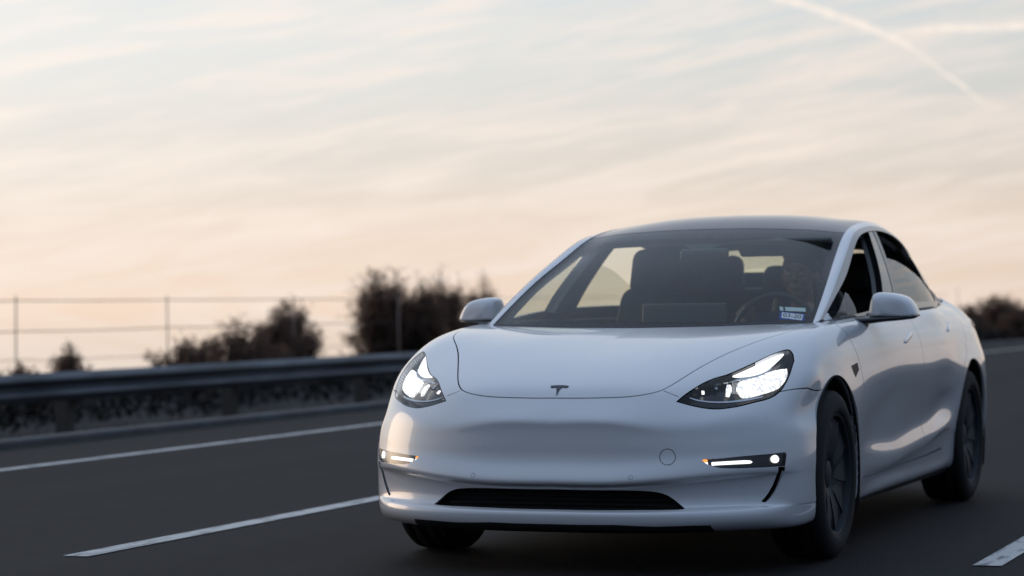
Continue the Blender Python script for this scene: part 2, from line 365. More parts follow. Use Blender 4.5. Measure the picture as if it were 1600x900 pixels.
TOW = [(0.478,-0.813,0.448),(0.477,-0.815,0.439),(0.473,-0.818,0.431),(0.467,-0.822,0.424),(0.46,-0.825,0.42),(0.451,-0.827,0.419),(0.441,-0.828,0.42),(0.433,-0.828,0.424),(0.426,-0.827,0.431),(0.421,-0.826,0.439),(0.419,-0.825,0.448),(0.421,-0.824,0.457),(0.425,-0.822,0.465),(0.431,-0.821,0.472),(0.439,-0.819,0.476),(0.448,-0.817,0.478),(0.457,-0.815,0.476),(0.466,-0.814,0.472),(0.472,-0.813,0.465),(0.476,-0.813,0.457)]
CAMERA = [(0.889,0.282,0.754),(0.889,0.397,0.765),(0.893,0.409,0.736),(0.895,0.336,0.704)]
DRL = [(0.608,-0.528,0.741),(0.634,-0.466,0.762),(0.667,-0.396,0.785),(0.701,-0.327,0.806),(0.731,-0.267,0.823),(0.754,-0.237,0.827),(0.755,-0.282,0.809),(0.735,-0.391,0.768),(0.722,-0.436,0.751),(0.69,-0.483,0.739),(0.648,-0.52,0.734),(0.621,-0.532,0.736)]
BEAM = [(0.65,-0.55,0.716),(0.667,-0.526,0.724),(0.693,-0.495,0.731),(0.724,-0.443,0.746),(0.753,-0.395,0.758),(0.787,-0.352,0.762),(0.796,-0.377,0.74),(0.796,-0.401,0.724),(0.789,-0.442,0.699),(0.774,-0.477,0.685),(0.738,-0.533,0.672),(0.702,-0.578,0.662),(0.677,-0.602,0.659),(0.662,-0.597,0.675),(0.649,-0.583,0.694)]
LAMP1 = [(0.613,-0.579,0.712),(0.626,-0.575,0.71),(0.637,-0.591,0.694),(0.635,-0.622,0.669),(0.623,-0.628,0.671),(0.617,-0.607,0.692)]
LAMP2 = [(0.535,-0.655,0.69),(0.544,-0.652,0.689),(0.549,-0.662,0.68),(0.54,-0.667,0.679)]
LAMP3 = [(0.573,-0.607,0.708),(0.582,-0.603,0.708),(0.587,-0.62,0.695),(0.577,-0.622,0.697)]
CHROME = [(0.486,-0.706,0.669),(0.521,-0.7,0.657),(0.558,-0.687,0.65),(0.591,-0.671,0.647),(0.632,-0.646,0.647),(0.676,-0.61,0.652),(0.714,-0.572,0.658),(0.74,-0.542,0.663),(0.741,-0.546,0.658),(0.715,-0.578,0.651),(0.678,-0.616,0.645),(0.633,-0.651,0.642),(0.592,-0.675,0.642),(0.556,-0.692,0.646),(0.519,-0.705,0.653)]
CHROME2 = [(0.539,-0.623,0.709),(0.57,-0.598,0.714),(0.609,-0.565,0.722),(0.65,-0.525,0.73),(0.691,-0.488,0.736),(0.721,-0.443,0.748),(0.736,-0.397,0.765),(0.741,-0.402,0.76),(0.726,-0.448,0.743),(0.694,-0.497,0.729),(0.653,-0.537,0.723),(0.612,-0.574,0.715),(0.572,-0.605,0.709)]
FOG_BAR = [(0.604,-0.771,0.427),(0.655,-0.742,0.429),(0.727,-0.688,0.431),(0.736,-0.682,0.424),(0.734,-0.685,0.42),(0.728,-0.691,0.418),(0.655,-0.745,0.417),(0.606,-0.773,0.415)]
FOG_AMBER = [(0.572,-0.782,0.435),(0.583,-0.777,0.437),(0.591,-0.774,0.435),(0.589,-0.777,0.429),(0.581,-0.781,0.427)]
FOG_TIP = [(0.581,-0.781,0.427),(0.591,-0.776,0.427),(0.593,-0.778,0.419),(0.587,-0.78,0.419)]
FOG_LAMP = [(0.821,-0.59,0.43),(0.82,-0.592,0.422),(0.816,-0.598,0.415),(0.811,-0.605,0.411),(0.805,-0.613,0.41),(0.798,-0.621,0.412),(0.793,-0.626,0.417),(0.789,-0.629,0.424),(0.787,-0.629,0.432),(0.788,-0.626,0.44),(0.792,-0.62,0.446),(0.797,-0.614,0.451),(0.803,-0.606,0.452),(0.81,-0.599,0.45),(0.815,-0.593,0.445),(0.819,-0.59,0.438)]
WS_CLEAR = [(0.017,1.188,1.319),(0.154,1.185,1.316),(0.299,1.2,1.313),(0.442,1.223,1.309),(0.514,1.227,1.3),(0.557,1.206,1.285),(0.585,1.152,1.26),(0.623,0.933,1.175),(0.671,0.593,1.038),(0.685,0.461,0.979),(0.682,0.395,0.95),(0.656,0.366,0.941),(0.405,0.286,0.941),(0.027,0.247,0.945)]
STICK1 = [(0.545,0.458,1.002),(0.65,0.485,0.995),(0.659,0.453,0.98),(0.557,0.425,0.985)]
STICK2 = [(0.568,0.414,0.979),(0.657,0.424,0.967),(0.662,0.374,0.944),(0.577,0.366,0.956)]
STICK2B = [(0.559,0.421,0.983),(0.661,0.433,0.97),(0.672,0.375,0.942),(0.569,0.352,0.951)]
# ================= materials =================
M={}
M['paint']=mat('pearl white car paint',(.80,.815,.84),.30,metal=.10,coat=1.0,spec=.5,noise=(2.2,(.77,.79,.82),.35,.75)); M['paint'].node_tree.nodes['Principled BSDF'].inputs['Coat IOR'].default_value=1.8
t_=M['paint'].node_tree; b_=t_.nodes['Principled BSDF']; c_=t_.nodes.new('ShaderNodeTexCoord'); n_=t_.nodes.new('ShaderNodeTexNoise'); n_.inputs['Scale'].default_value=38; n_.inputs['Detail'].default_value=9; n_.inputs['Roughness'].default_value=.7
r_=t_.nodes.new('ShaderNodeMapRange'); r_.inputs['From Min'].default_value=.42; r_.inputs['From Max'].default_value=.75; r_.inputs['To Min'].default_value=.015; r_.inputs['To Max'].default_value=.06
t_.links.new(c_.outputs['Object'],n_.inputs['Vector']); t_.links.new(n_.outputs[0],r_.inputs['Value']); t_.links.new(r_.outputs[0],b_.inputs['Coat Roughness'])   # road film
v_=t_.nodes.new('ShaderNodeTexVoronoi'); v_.inputs['Scale'].default_value=11; v_.inputs['Randomness'].default_value=1
l_=t_.nodes.new('ShaderNodeMath'); l_.operation='LESS_THAN'; l_.inputs[1].default_value=.021; s_=t_.nodes.new('ShaderNodeSeparateColor'); g_=t_.nodes.new('ShaderNodeMath'); g_.operation='GREATER_THAN'; g_.inputs[1].default_value=.45; k_=t_.nodes.new('ShaderNodeMath'); k_.operation='MULTIPLY'
x_=t_.nodes.new('ShaderNodeMix'); x_.data_type='RGBA'; x_.inputs[7].default_value=(.12,.11,.10,1); src_=b_.inputs['Base Color'].links[0].from_socket
t_.links.new(c_.outputs['Object'],v_.inputs['Vector']); t_.links.new(v_.outputs['Distance'],l_.inputs[0]); t_.links.new(v_.outputs['Color'],s_.inputs[0]); t_.links.new(s_.outputs[0],g_.inputs[0]); t_.links.new(l_.outputs[0],k_.inputs[0]); t_.links.new(g_.outputs[0],k_.inputs[1]); t_.links.new(k_.outputs[0],x_.inputs[0]); t_.links.new(src_,x_.inputs[6]); t_.links.new(x_.outputs[2],b_.inputs['Base Color'])   # grit specks
M['liner']=mat('black liner',(.006,.006,.007),.85)
M['plastic']=mat('black plastic',(.018,.018,.02),.5)
M['gloss']=mat('gloss black trim',(.01,.01,.012),.12,coat=.5)
M['frit']=mat('ceramic border',(.008,.008,.010),.08,spec=.22)
M['roof']=mat('tinted roof glass',(.12,.070,.062),.06,spec=.55,coat=.06); M['roof'].node_tree.nodes['Principled BSDF'].inputs['Coat IOR'].default_value=1.7
M['satin']=mat('satin trim',(.46,.43,.40),.28,metal=1)
M['chrome']=mat('chrome',(.75,.75,.76),.12,metal=1)
M['glass']=glass('laminated glass',(.80,.85,.76),0,1.33)
M['sideglass']=glass('side glass',(.86,.88,.80),0,1.9)
M['lens']=glass('lamp lens',(.96,.96,.97),0,1.42)
M['bezel']=mat('lamp bezel',(.013,.016,.021),.25,metal=.2)
M['reflector']=mat('lamp reflector',(.5,.52,.55),.15,metal=1)
M['drl']=mat('daytime light',(1,1,1),.4,emit=(1.0,.985,.94),es=1.35)
M['amber']=mat('amber marker',(.9,.25,.04),.3,emit=(1,.32,.05),es=1.6)
M['tyre']=mat('tyre rubber',(.010,.010,.011),.8,bump=(60,.3,.002))
M['rim']=mat('grey alloy',(.030,.036,.046),.55,metal=.2,spec=.3)
M['disc']=mat('wheel cover',(.026,.030,.038),.55,metal=.2,spec=.3)
M['trim']=mat('grey cabin lining',(.20,.21,.21),.9)
M['seat']=mat('black seat',(.012,.013,.015),.55,bump=(30,.15,.003))
M['dash']=mat('dark dashboard',(.025,.026,.028),.6)
M['skin']=mat('skin',(.26,.145,.105),.5)
M['hair']=mat('dark hair',(.03,.018,.012),.7,bump=(120,.6,.004))
M['shirt']=mat('dark shirt',(.035,.04,.055),.9)
M['stick_pale']=mat('pale sticker',(.50,.62,.58),.6)
M['stick_blue']=mat('blue sticker',(.02,.07,.28),.6)
M['stick_white']=mat('white sticker',(.66,.72,.74),.6)
M['ink']=mat('sticker ink',(.02,.03,.03),.6)
def beam_mat():
    m=mat('main beam',(1,1,1),.4); t=m.node_tree; b=t.nodes['Principled BSDF']
    tcn=t.nodes.new('ShaderNodeTexCoord'); mp=t.nodes.new('ShaderNodeMapping'); mp.inputs['Scale'].default_value=(85,85,16)
    nz=t.nodes.new('ShaderNodeTexNoise'); nz.inputs['Scale'].default_value=1; nz.inputs['Detail'].default_value=1
    rp=t.nodes.new('ShaderNodeValToRGB'); rp.color_ramp.elements[0].position=.38; rp.color_ramp.elements[0].color=(.34,.34,.34,1); rp.color_ramp.elements[1].position=.60; rp.color_ramp.elements[1].color=(1,1,1,1)
    mm=t.nodes.new('ShaderNodeMath'); mm.operation='MULTIPLY'; mm.inputs[1].default_value=1.55
    t.links.new(tcn.outputs['Object'],mp.inputs[0]); t.links.new(mp.outputs[0],nz.inputs['Vector']); t.links.new(nz.outputs[0],rp.inputs[0]); t.links.new(rp.outputs[0],mm.inputs[0]); t.links.new(mm.outputs[0],b.inputs['Emission Strength'])
    b.inputs['Emission Color'].default_value=(1,.985,.93,1)
    return m
M['beam']=beam_mat()
# ================= ground, road, water =================
def bend(y): return .0006*max(0,y-10)**2 if y<90 else .0006*80**2+.0006*160*(y-90)
def gz(s):
    xs=[-9e4,-400,-60,-32,-25,-20,-17.5,-15,-13.6,-12.4,-10.85,-8.6,-6.94,-6.86,-6.80,13,13.5,16,30,200,9e4]
    zs=[-7,-7,-6.5,-5.4,-3.4,-1.8,-.75,-.16,-.14,-.33,-.35,-.13,.035,.03,-.03,-.03,-.05,-.3,-.6,-3,-3]
    return float(np.interp(s,xs,zs))
def strip(name,ss,zz,y0,y1,step,m,zoff=0):
    ys=[y0]
    while ys[-1]<y1: ys.append(min(y1,ys[-1]+step*(1 if abs(ys[-1])<60 else 6)))
    V=[];F=[];n=len(ss)
    for y in ys:
        for s,z in zip(ss,zz): V.append((s+bend(y),y,z+zoff))
    for i in range(len(ys)-1):
        for j in range(n-1): F.append((i*n+j,i*n+j+1,(i+1)*n+j+1,(i+1)*n+j))
    return mk(name,V,F,m,None,False)
m_ground=mat('roadside earth',(.060,.056,.050),.95,noise=(1.3,(.040,.038,.034),.3,.7),bump=(9,.7,.05))
ss=[-60000,-8000,-1500,-400,-150,-60,-45,-32,-28,-24,-21,-20,-18.5,-17.5,-16.2,-15,-14.3,-13.6,-13,-12.4,-11.5,-10.85,-10,-9.2,-8.6,-8,-7.5,-7.2,-6.98,-6.86,-6.80,0,13,13.5,16,30,100,400,3000,60000]
ys=[-60000,-3000,-400,-100,-40,-20,-10]+list(range(-8,90,2))+[100,120,150,200,300,500,900,2000,6000,60000]
V=[];F=[];n=len(ss)
for y in ys:
    b=bend(y) if y<400 else bend(400)
    for s in ss:
        V.append((s+b,y,gz(s)+(random.uniform(-.03,.03) if -60<s<-7.3 else 0)))
for i in range(len(ys)-1):
    for j in range(n-1): F.append((i*n+j,i*n+j+1,(i+1)*n+j+1,(i+1)*n+j))
tag(mk('ground',V,F,m_ground,None,True),kind='structure')
def asphalt():
    m=mat('asphalt',(.0100,.0100,.0115),.82,noise=(1.1,(.0190,.0185,.0195),.38,.66,(1,.03,1)))
    t=m.node_tree;b=t.nodes['Principled BSDF']
    tcn=t.nodes.new('ShaderNodeTexCoord');nz=t.nodes.new('ShaderNodeTexNoise');nz.inputs['Scale'].default_value=110;nz.inputs['Detail'].default_value=5
    bp=t.nodes.new('ShaderNodeBump');bp.inputs['Strength'].default_value=.7;bp.inputs['Distance'].default_value=.006
    t.links.new(tcn.outputs['Object'],nz.inputs['Vector']);t.links.new(nz.outputs[0],bp.inputs['Height']);t.links.new(bp.outputs[0],b.inputs['Normal'])
    b.inputs['Specular IOR Level'].default_value=.2
    # aggregate speckle over the slow lengthwise stains
    src=b.inputs['Base Color'].links[0].from_socket
    vo=t.nodes.new('ShaderNodeTexNoise');vo.inputs['Scale'].default_value=190;vo.inputs['Detail'].default_value=2
    rp=t.nodes.new('ShaderNodeValToRGB');rp.color_ramp.elements[0].position=.35;rp.color_ramp.elements[0].color=(.72,.72,.72,1);rp.color_ramp.elements[1].position=.68;rp.color_ramp.elements[1].color=(1.35,1.33,1.3,1)
    mx=t.nodes.new('ShaderNodeMix');mx.data_type='RGBA';mx.blend_type='MULTIPLY';mx.inputs[0].default_value=1
    t.links.new(tcn.outputs['Object'],vo.inputs['Vector']);t.links.new(vo.outputs[0],rp.inputs[0]);t.links.new(src,mx.inputs[6]);t.links.new(rp.outputs[0],mx.inputs[7]);t.links.new(mx.outputs[2],b.inputs['Base Color'])
    return m
tag(strip('road',[-6.79,-5.5,-2.15,1.48,5.1,12.5],[0,0,0,0,0,0],-30,400,3,asphalt()),kind='structure')
m_line=mat('road paint',(.62,.62,.60),.7,noise=(7.0,(.22,.22,.22),.50,.68,(3,.6,1)))
def line(s0,s1,y0,y1,name='lane_marking'):
    tag(strip(name,[s0,s1],[0,0],y0,y1,2,m_line,.004),kind='structure')
line(-5.565,-5.445,-30,300,'edge_marking')
for k in range(-3,14):
    y0=-.72+k*12.19
    line(-2.215,-2.095,y0,y0+3.05 if k!=0 else 2.9)
    line(1.455,1.565,y0+.56,y0+3.6)
line(5.05,5.17,-30,300,'edge_marking')
m_kerb=mat('kerb concrete',(.085,.088,.092),.85,noise=(2.5,(.055,.057,.06),.35,.7),bump=(25,.4,.01))
tag(strip('kerb',[-6.78,-6.79,-6.81,-6.93,-6.95],[-.02,.045,.060,.066,.0],-30,300,2,m_kerb),kind='structure')
mw=bpy.data.materials.new('sky-mirroring water');mw.use_nodes=True;b=mw.node_tree.nodes['Principled BSDF'];b.inputs['Base Color'].default_value=(.10,.11,.11,1);b.inputs['Roughness'].default_value=.0;b.inputs['IOR'].default_value=1.33
V=[(-60000,-60000,-5.0),(-20,-60000,-5.0),(-20,60000,-5.0),(-60000,60000,-5.0)]
tag(mk('water',V,[(0,1,2,3)],mw,None,False),kind='structure')  # sheet added to mirror the sky and keep the area below the horizon bright
# ---- guardrail ----
m_galv=mat('galvanised steel',(.12,.14,.165),.50,metal=.6,noise=(1.6,(.06,.07,.085),.38,.62,(1,.5,6)))
m_post=mat('timber post',(.075,.065,.055),.85)
GR=-10.85; ZT=.355
gr=empty('guardrail',(GR,12,-.35),'galvanised steel guardrail with a ribbed beam running along the far roadside','guardrail')
prof=[(0.0,ZT-.312),(.012,ZT-.308),(.03,ZT-.285),(.078,ZT-.255),(.083,ZT-.235),(.078,ZT-.215),(.03,ZT-.185),(.004,ZT-.160),(.004,ZT-.150),(.03,ZT-.125),(.078,ZT-.097),(.083,ZT-.077),(.078,ZT-.057),(.03,ZT-.027),(.012,ZT-.004),(0,ZT)]
V=[];F=[];ys=list(np.arange(-14,61.01,1.5));k=len(prof)
for y in ys:
    e=max(0,(y-54)/7)
    for a,z in prof: V.append((GR+bend(y)+a-.5*e*e,y,z))
for y in ys:
    e=max(0,(y-54)/7)
    for a,z in prof: V.append((GR+bend(y)+a-.004-.5*e*e,y,z))
for i in range(len(ys)-1):
    for j in range(k-1):
        F.append((i*k+j,i*k+j+1,(i+1)*k+j+1,(i+1)*k+j)); o=len(ys)*k; F.append((o+i*k+j,o+(i+1)*k+j,o+(i+1)*k+j+1,o+i*k+j+1))
mk('beam',V,F,m_galv,gr,True)
p0=None
for y in np.arange(-13,60,1.905*2):
    if p0 is None:
        q=MB(); q.box((0,0,-.30),(.16,.15,1.24)); q.box((.10,0,.19),(.12,.15,.30)); p0=q.build('post',m_post,None,False,bevel=.008); p0.parent=gr; o=p0
    else: o=p0.copy(); COL.objects.link(o); o.parent=gr
    o.location=Vector((GR+bend(y)-.215,y,0))-Vector(gr.location)
# ---- wire fence ----
FX=-14.0
m_wire=mat('rusty wire',(.10,.075,.06),.7,metal=.3); m_fpost=mat('weathered fence post',(.46,.36,.30),.9,noise=(6,(.36,.28,.22),.3,.7))
fe=empty('wire_fence',(FX,17.3,-.55),'thin wire fence on slim weathered posts behind the guardrail','fence')
def ztop(y): return 1.21+.0009*(y-17)*min(1,1)
py=[-6.0,-2.1,1.8,5.7,9.5,13.4,17.3,21.15,25.1,29,33,37,41,45,49,53,57,61,65,69.8]
for zz,sag in ((1.15,.006),(.755,.012),(.40,.06)):
    w=MB();pts=[]
    for a,b_ in zip(py[:-1],py[1:]):
        for t in (0,.25,.5,.75): y=a+(b_-a)*t; pts.append((FX+bend(y),y,zz-sag*4*t*(1-t)+(.03 if zz<.5 and t else 0)*math.sin(y*1.7)))
    w.tube(pts,.0075 if zz>.5 else .005,6).build('wire',m_wire,fe)
fp=None
for y in py:
    if fp is None: fp=MB().tube([(0,0,-1.9),(0,0,0)],[.011,.010],8).build('post',m_fpost,None); fp.parent=fe; o=fp
    else: o=fp.copy(); COL.objects.link(o); o.parent=fe
    o.location=Vector((FX-.03+bend(y),y,ztop(y)+(0.1 if y>60 else 0)))-Vector(fe.location); o.rotation_euler=(random.uniform(-.02,.02),random.uniform(-.02,.02),0)
# ---- shrubs ----
def translucent(m,f=.5):
    t=m.node_tree;b=t.nodes['Principled BSDF'];o=t.nodes['Material Output'];tl_=t.nodes.new('ShaderNodeBsdfTranslucent');mx=t.nodes.new('ShaderNodeMixShader');mx.inputs[0].default_value=f
    tl_.inputs[0].default_value=(.30,.19,.14,1)
    t.links.new(b.outputs[0],mx.inputs[1]);t.links.new(tl_.outputs[0],mx.inputs[2]);t.links.new(mx.outputs[0],o.inputs[0]);return m
m_twig=mat('bare twigs',(.075,.052,.040),.9); m_leafs=[mat('brown shrub leaves',(.15,.092,.066),.9,noise=(5,(.075,.052,.040),.35,.65)),mat('dark shrub leaves',(.066,.054,.046),.9,noise=(5,(.034,.029,.027),.35,.65))]
for m_ in m_leafs: translucent(m_)
def shrub(x,y,h,w,label,leafm,dens=1.0,base=None,group=None,seed=0,spiky=.5):
    rs=random.Random(seed); b0=gz(x-bend(y))-.05 if base is None else base
    H=h-b0
    root=empty('shrub',(x,y,b0),label,'shrub',group)
    tw=MB(); lf=MB(); tips=[]
    nb=int(26*dens)+6
    for i in range(nb):
        a=rs.uniform(0,2*math.pi); out=rs.random()**.7*w*.5; top=H*(1-.55*(out/(w*.5))**2)*rs.uniform(.62,1.0)
        p=Vector((x+rs.uniform(-.12,.12)*w,y+rs.uniform(-.12,.12)*w,b0)); P=[p.copy()]
        for s in range(1,6):
            t=s/5; P.append(Vector((x+math.cos(a)*out*t**.8+rs.uniform(-.04,.04)*w,y+math.sin(a)*out*t**.8+rs.uniform(-.04,.04)*w,b0+top*t)))
        tw.tube(P,[.016*H,.013*H,.010*H,.007*H,.005*H,.002*H],4,False)
        for s in range(1,6):
            for q in range(int(7*dens)+2):
                u=rs.random(); c=P[s-1].lerp(P[s],u); d=Vector((rs.uniform(-1,1),rs.uniform(-1,1),rs.uniform(-.3,1))).normalized()*rs.uniform(.08,.26)*(.35+.4*H)
                if c.z-b0<.12*H: d*=.7
                tw.tube([c,c+d*.5+Vector((0,0,.02)),c+d],[.0045,.003,.0012],3,False); tips+= [c+d*.55,c+d*.8,c+d]
    keep=max(0,1-spiky)
    for c in tips:
        if (c.z-b0)/H>.72 and rs.random()<spiky: continue
        for q in range(3):
            p=c+Vector((rs.gauss(0,.035),rs.gauss(0,.035),rs.gauss(0,.035))); s=rs.uniform(.012,.030)
            n=Vector((rs.gauss(0,1),rs.gauss(0,1),rs.gauss(0,1))).normalized(); a=n.orthogonal().normalized()*s; b=n.cross(a)*.55
            lf.add([p-a,p-b,p+a,p+b],[(0,1,2,3)])
    tw.build('branches',m_twig,root,False,fixn=False); lf.build('foliage',m_leafs[leafm],root,False,fixn=False)
    return root
SG='shrubs growing behind the guardrail'
shrub(-14.3,29.4,1.86,1.35,'tall dense brown shrub standing highest behind the guardrail, left of the car',0,1.5,seed=1,group=SG,spiky=.35)
shrub(-13.75,29.9,1.52,1.1,'bushy brown shrub crowding the right side of the tallest shrub',0,1.3,seed=2,group=SG,spiky=.35)
shrub(-14.7,33.0,1.80,1.2,'twiggy brown shrub with a ragged top, just left of the car mirror',0,1.7,seed=3,group=SG,spiky=.6)
shrub(-14.5,31.2,1.30,1.1,'low brown shrub in front of the ragged shrub by the car mirror',0,1.6,seed=13,group=SG,spiky=.4)
shrub(-15.1,36.2,1.78,1.3,'sparse leafless shrub with thin upright twigs directly behind the car mirror',0,1.3,seed=4,group=SG,spiky=.8)
shrub(-14.35,25.95,1.26,.85,'pointed dark grey shrub at mid distance behind the guardrail',1,1.3,seed=5,group=SG,spiky=.4)
shrub(-13.95,24.6,1.06,1.2,'dark shrub leaning against the left side of the pointed grey shrub',1,1.2,seed=6,group=SG,spiky=.4)
shrub(-13.9,23.2,.84,1.7,'wide low dark shrub whose top barely clears the lower fence wire',1,1.2,seed=7,group=SG,spiky=.4)
shrub(-13.45,20.8,.60,1.5,'small flat-topped dark bush at the left end of the dark shrub row',1,1.0,seed=8,group=SG,spiky=.4)
shrub(-14.0,18.6,.62,.6,'faint reddish leafless bush standing alone between two fence posts',0,.6,seed=9,group=SG,spiky=.9)
shrub(-13.0,15.9,.34,.55,'tiny dark bush above the guardrail at the far left edge',1,1.0,seed=10,group=SG,spiky=.4)
shrub(-10.4,69.4,1.20,2.6,'broad rounded dark bush at the right edge beyond the car',1,2.6,seed=11,group=SG,spiky=.1)
shrub(-10.6,64.6,.80,1.6,'smaller dark bush touching the rear of the white car at right',1,1.8,seed=12,group=SG,spiky=.2)
shrub(-10.2,74.4,1.0,2.6,'dark bush behind the broad rounded one, cut by the right picture edge',1,1.6,seed=14,group=SG,spiky=.2)
shrub(-9.6,67.5,.7,1.8,'low dark bush at the foot of the broad rounded bush by the road',1,1.8,seed=15,group=SG,spiky=.2)
# low tangled brush in a band behind the rail: nobody could count it
bm_=MB(); rs=random.Random(5)
for i in range(20000):
    y=rs.uniform(-12,74); s=rs.uniform(-13.6,-11.5); p=Vector((s+bend(y),y,gz(s)+rs.uniform(0,1)**.8*(.33+.06*math.sin(y*1.3)+.04*math.sin(y*3.7)))); L_=rs.uniform(.05,.16)
    d=Vector((rs.gauss(0,.6),rs.gauss(0,.6),rs.uniform(.1,1))).normalized()*L_; a=d.orthogonal().normalized()*rs.uniform(.01,.035)
    bm_.add([p-a,p+a,p+d+a*.5,p+d-a*.5],[(0,1,2,3)])
tag(bm_.build('brush',mat('dark brush',(.022,.020,.018),.95),None,False,fixn=False),'low tangled dark brush in a band under and behind the guardrail beam','brush',kind='stuff')  # near-black colour carries the plain shade below the beam
gm=MB()
for i in range(9000):
    y=rs.uniform(2,75); s=-10.9+3.7*rs.random()**1.5; p=Vector((s+bend(y),y,gz(s)-.01)); L_=rs.uniform(.03,.09)*(1.6 if s<-9.8 else 1)
    d=Vector((rs.gauss(0,.5),rs.gauss(0,.5),1)).normalized()*L_; a=Vector((rs.gauss(0,1),rs.gauss(0,1),0)).normalized()*.008
    gm.add([p-a,p+a,p+d],[(0,1,2)])
tag(gm.build('dry_grass',mat('dry grass',(.065,.06,.052),.95),None,False,fixn=False),'short dry grass between the kerb and the guardrail','grass',kind='stuff')
# ---- contrails: long thin clouds of ice, 20 km away ----
def contrail_mat(name,seed):
    m=bpy.data.materials.new(name); m.use_nodes=True; t=m.node_tree; t.nodes.clear()
    o=t.nodes.new('ShaderNodeOutputMaterial'); mx=t.nodes.new('ShaderNodeMixShader'); tr=t.nodes.new('ShaderNodeBsdfTransparent'); em=t.nodes.new('ShaderNodeEmission'); lw=t.nodes.new('ShaderNodeLayerWeight'); lw.inputs[0].default_value=.5
    em.inputs[0].default_value=(.93,.83,.74,1); em.inputs[1].default_value=1.06  # own emission stands in for sunlight scattered by the ice
    tcn=t.nodes.new('ShaderNodeTexCoord'); nz=t.nodes.new('ShaderNodeTexNoise'); nz.inputs['Scale'].default_value=.008; nz.inputs['Detail'].default_value=5
    rp=t.nodes.new('ShaderNodeValToRGB'); rp.color_ramp.elements[0].position=.35; rp.color_ramp.elements[0].color=(.25,.25,.25,1); rp.color_ramp.elements[1].position=.62
    inv=t.nodes.new('ShaderNodeMath'); inv.operation='SUBTRACT'; inv.inputs[0].default_value=1; pw=t.nodes.new('ShaderNodeMath'); pw.operation='POWER'; pw.inputs[1].default_value=.85
    at_=t.nodes.new('ShaderNodeVertexColor'); at_.layer_name='dens'
    m1=t.nodes.new('ShaderNodeMath'); m1.operation='MULTIPLY'; m2=t.nodes.new('ShaderNodeMath'); m2.operation='MULTIPLY'
    t.links.new(tcn.outputs['Object'],nz.inputs['Vector']); t.links.new(nz.outputs[0],rp.inputs[0]); t.links.new(lw.outputs['Facing'],inv.inputs[1]); t.links.new(inv.outputs[0],pw.inputs[0])
    t.links.new(pw.outputs[0],m1.inputs[0]); t.links.new(rp.outputs[0],m1.inputs[1]); t.links.new(m1.outputs[0],m2.inputs[0]); t.links.new(at_.outputs['Color'],m2.inputs[1])
    t.links.new(m2.outputs[0],mx.inputs[0]); t.links.new(tr.outputs[0],mx.inputs[1]); t.links.new(em.outputs[0],mx.inputs[2]); t.links.new(mx.outputs[0],o.inputs[0])
    return m
def contrail(label,pts):
    # pts: azimuth deg, elevation deg, half width m, density
    P=[];rad=[];den=[]
    for a,e,w,d in pts:
        a=R(a);e=R(e);P.append((math.sin(a)*20000*math.cos(e),math.cos(a)*20000*math.cos(e),20000*math.sin(e)));rad.append(w*.78);den.append(d)
    t=np.arange(len(P)); q=np.linspace(0,len(P)-1,60); P2=spl(t,np.array(P),q); r2=np.interp(q,t,rad)*(1+.18*np.sin(q*9.1)+.1*np.sin(q*23)); d2=np.interp(q,t,den)
    mb=MB().tube([tuple(p) for p in P2],list(map(float,r2)),16,False)
    o=mk('contrail',mb.V,mb.F,contrail_mat('contrail ice',1)); tag(o,label,'contrail','contrails')
    ca=o.data.color_attributes.new('dens','FLOAT_COLOR','POINT')
    for i in range(len(mb.V)):
        d=float(d2[i//16]); ca.data[i].color=(d,d,d,1)
    o.visible_shadow=True
    return o
contrail('broad bright contrail slanting down from the top edge to the right',[(-15.79, 7.46, 42, 0.7), (-14.72, 7.05, 42, 0.85), (-14.15, 6.89, 46, 0.9), (-13.56, 6.66, 44, 0.95), (-12.97, 6.44, 40, 1), (-12.53, 6.25, 36, 1), (-12.02, 6.01, 30, 0.85), (-11.51, 5.66, 24, 0.35), (-11.07, 5.29, 20, 0.55), (-10.64, 4.98, 17, 0.8), (-10.21, 4.6, 12, 0.6), (-9.75, 4.19, 6, 0.15)])
contrail('faint puffy contrail running level at the right edge, crossing under the slanting one',[(-13.12, 6.21, 30, 0.05), (-12.02, 6.24, 36, 0.4), (-11.5, 6.25, 32, 0.5), (-10.91, 6.26, 40, 0.8), (-10.18, 6.25, 40, 0.9), (-9.75, 6.25, 36, 0.75), (-9.17, 6.26, 44, 0.95), (-8.3, 6.27, 44, 0.8)])
# ================= trimmed skins =================
def chaikin(P,closed,it=2,sharp=50):
    P=[np.array(p,float) for p in P]
    for _ in range(it):
        n=len(P);Q=[]
        for i in range(n):
            if not closed and i in(0,n-1): Q.append(P[i]);continue
            a,b,c=P[i-1],P[i],P[(i+1)%n]; u=b-a;v=c-b
            ang=math.degrees(math.acos(max(-1,min(1,float(u@v/(np.linalg.norm(u)*np.linalg.norm(v)+1e-12))))))
            if ang>sharp: Q.append(b)
            else: Q+= [b*.75+a*.25,b*.75+c*.25]
        P=Q
    return np.array(P)
def dens(P,step,closed):
    out=[];n=len(P)
    for i in range(n if closed else n-1):
        a,b=P[i],P[(i+1)%n]; k=max(1,int(np.linalg.norm(b-a)/step))
        for j in range(k): out.append(a+(b-a)*j/k)
    if not closed: out.append(P[-1])
    return np.array(out)
def inside(poly,p):
    x,y=p[:,0],p[:,1];r=np.zeros(len(p),bool);n=len(poly);j=n-1
    for i in range(n):
        xi,yi=poly[i];xj,yj=poly[j]
        c=((yi>y)!=(yj>y))
        if c.any(): r^= c&(x<(xj-xi)*(y-yi)/((yj-yi) if yj!=yi else 1e-12)+xi)
        j=i
    return r
def ribbon(P,w):
    P=np.array(P);t=np.gradient(P,axis=0);t/=np.linalg.norm(t,axis=1)[:,None]+1e-12;n=np.stack([-t[:,1],t[:,0]],1)
    return np.vstack([P+n*w,(P-n*w)[::-1]])
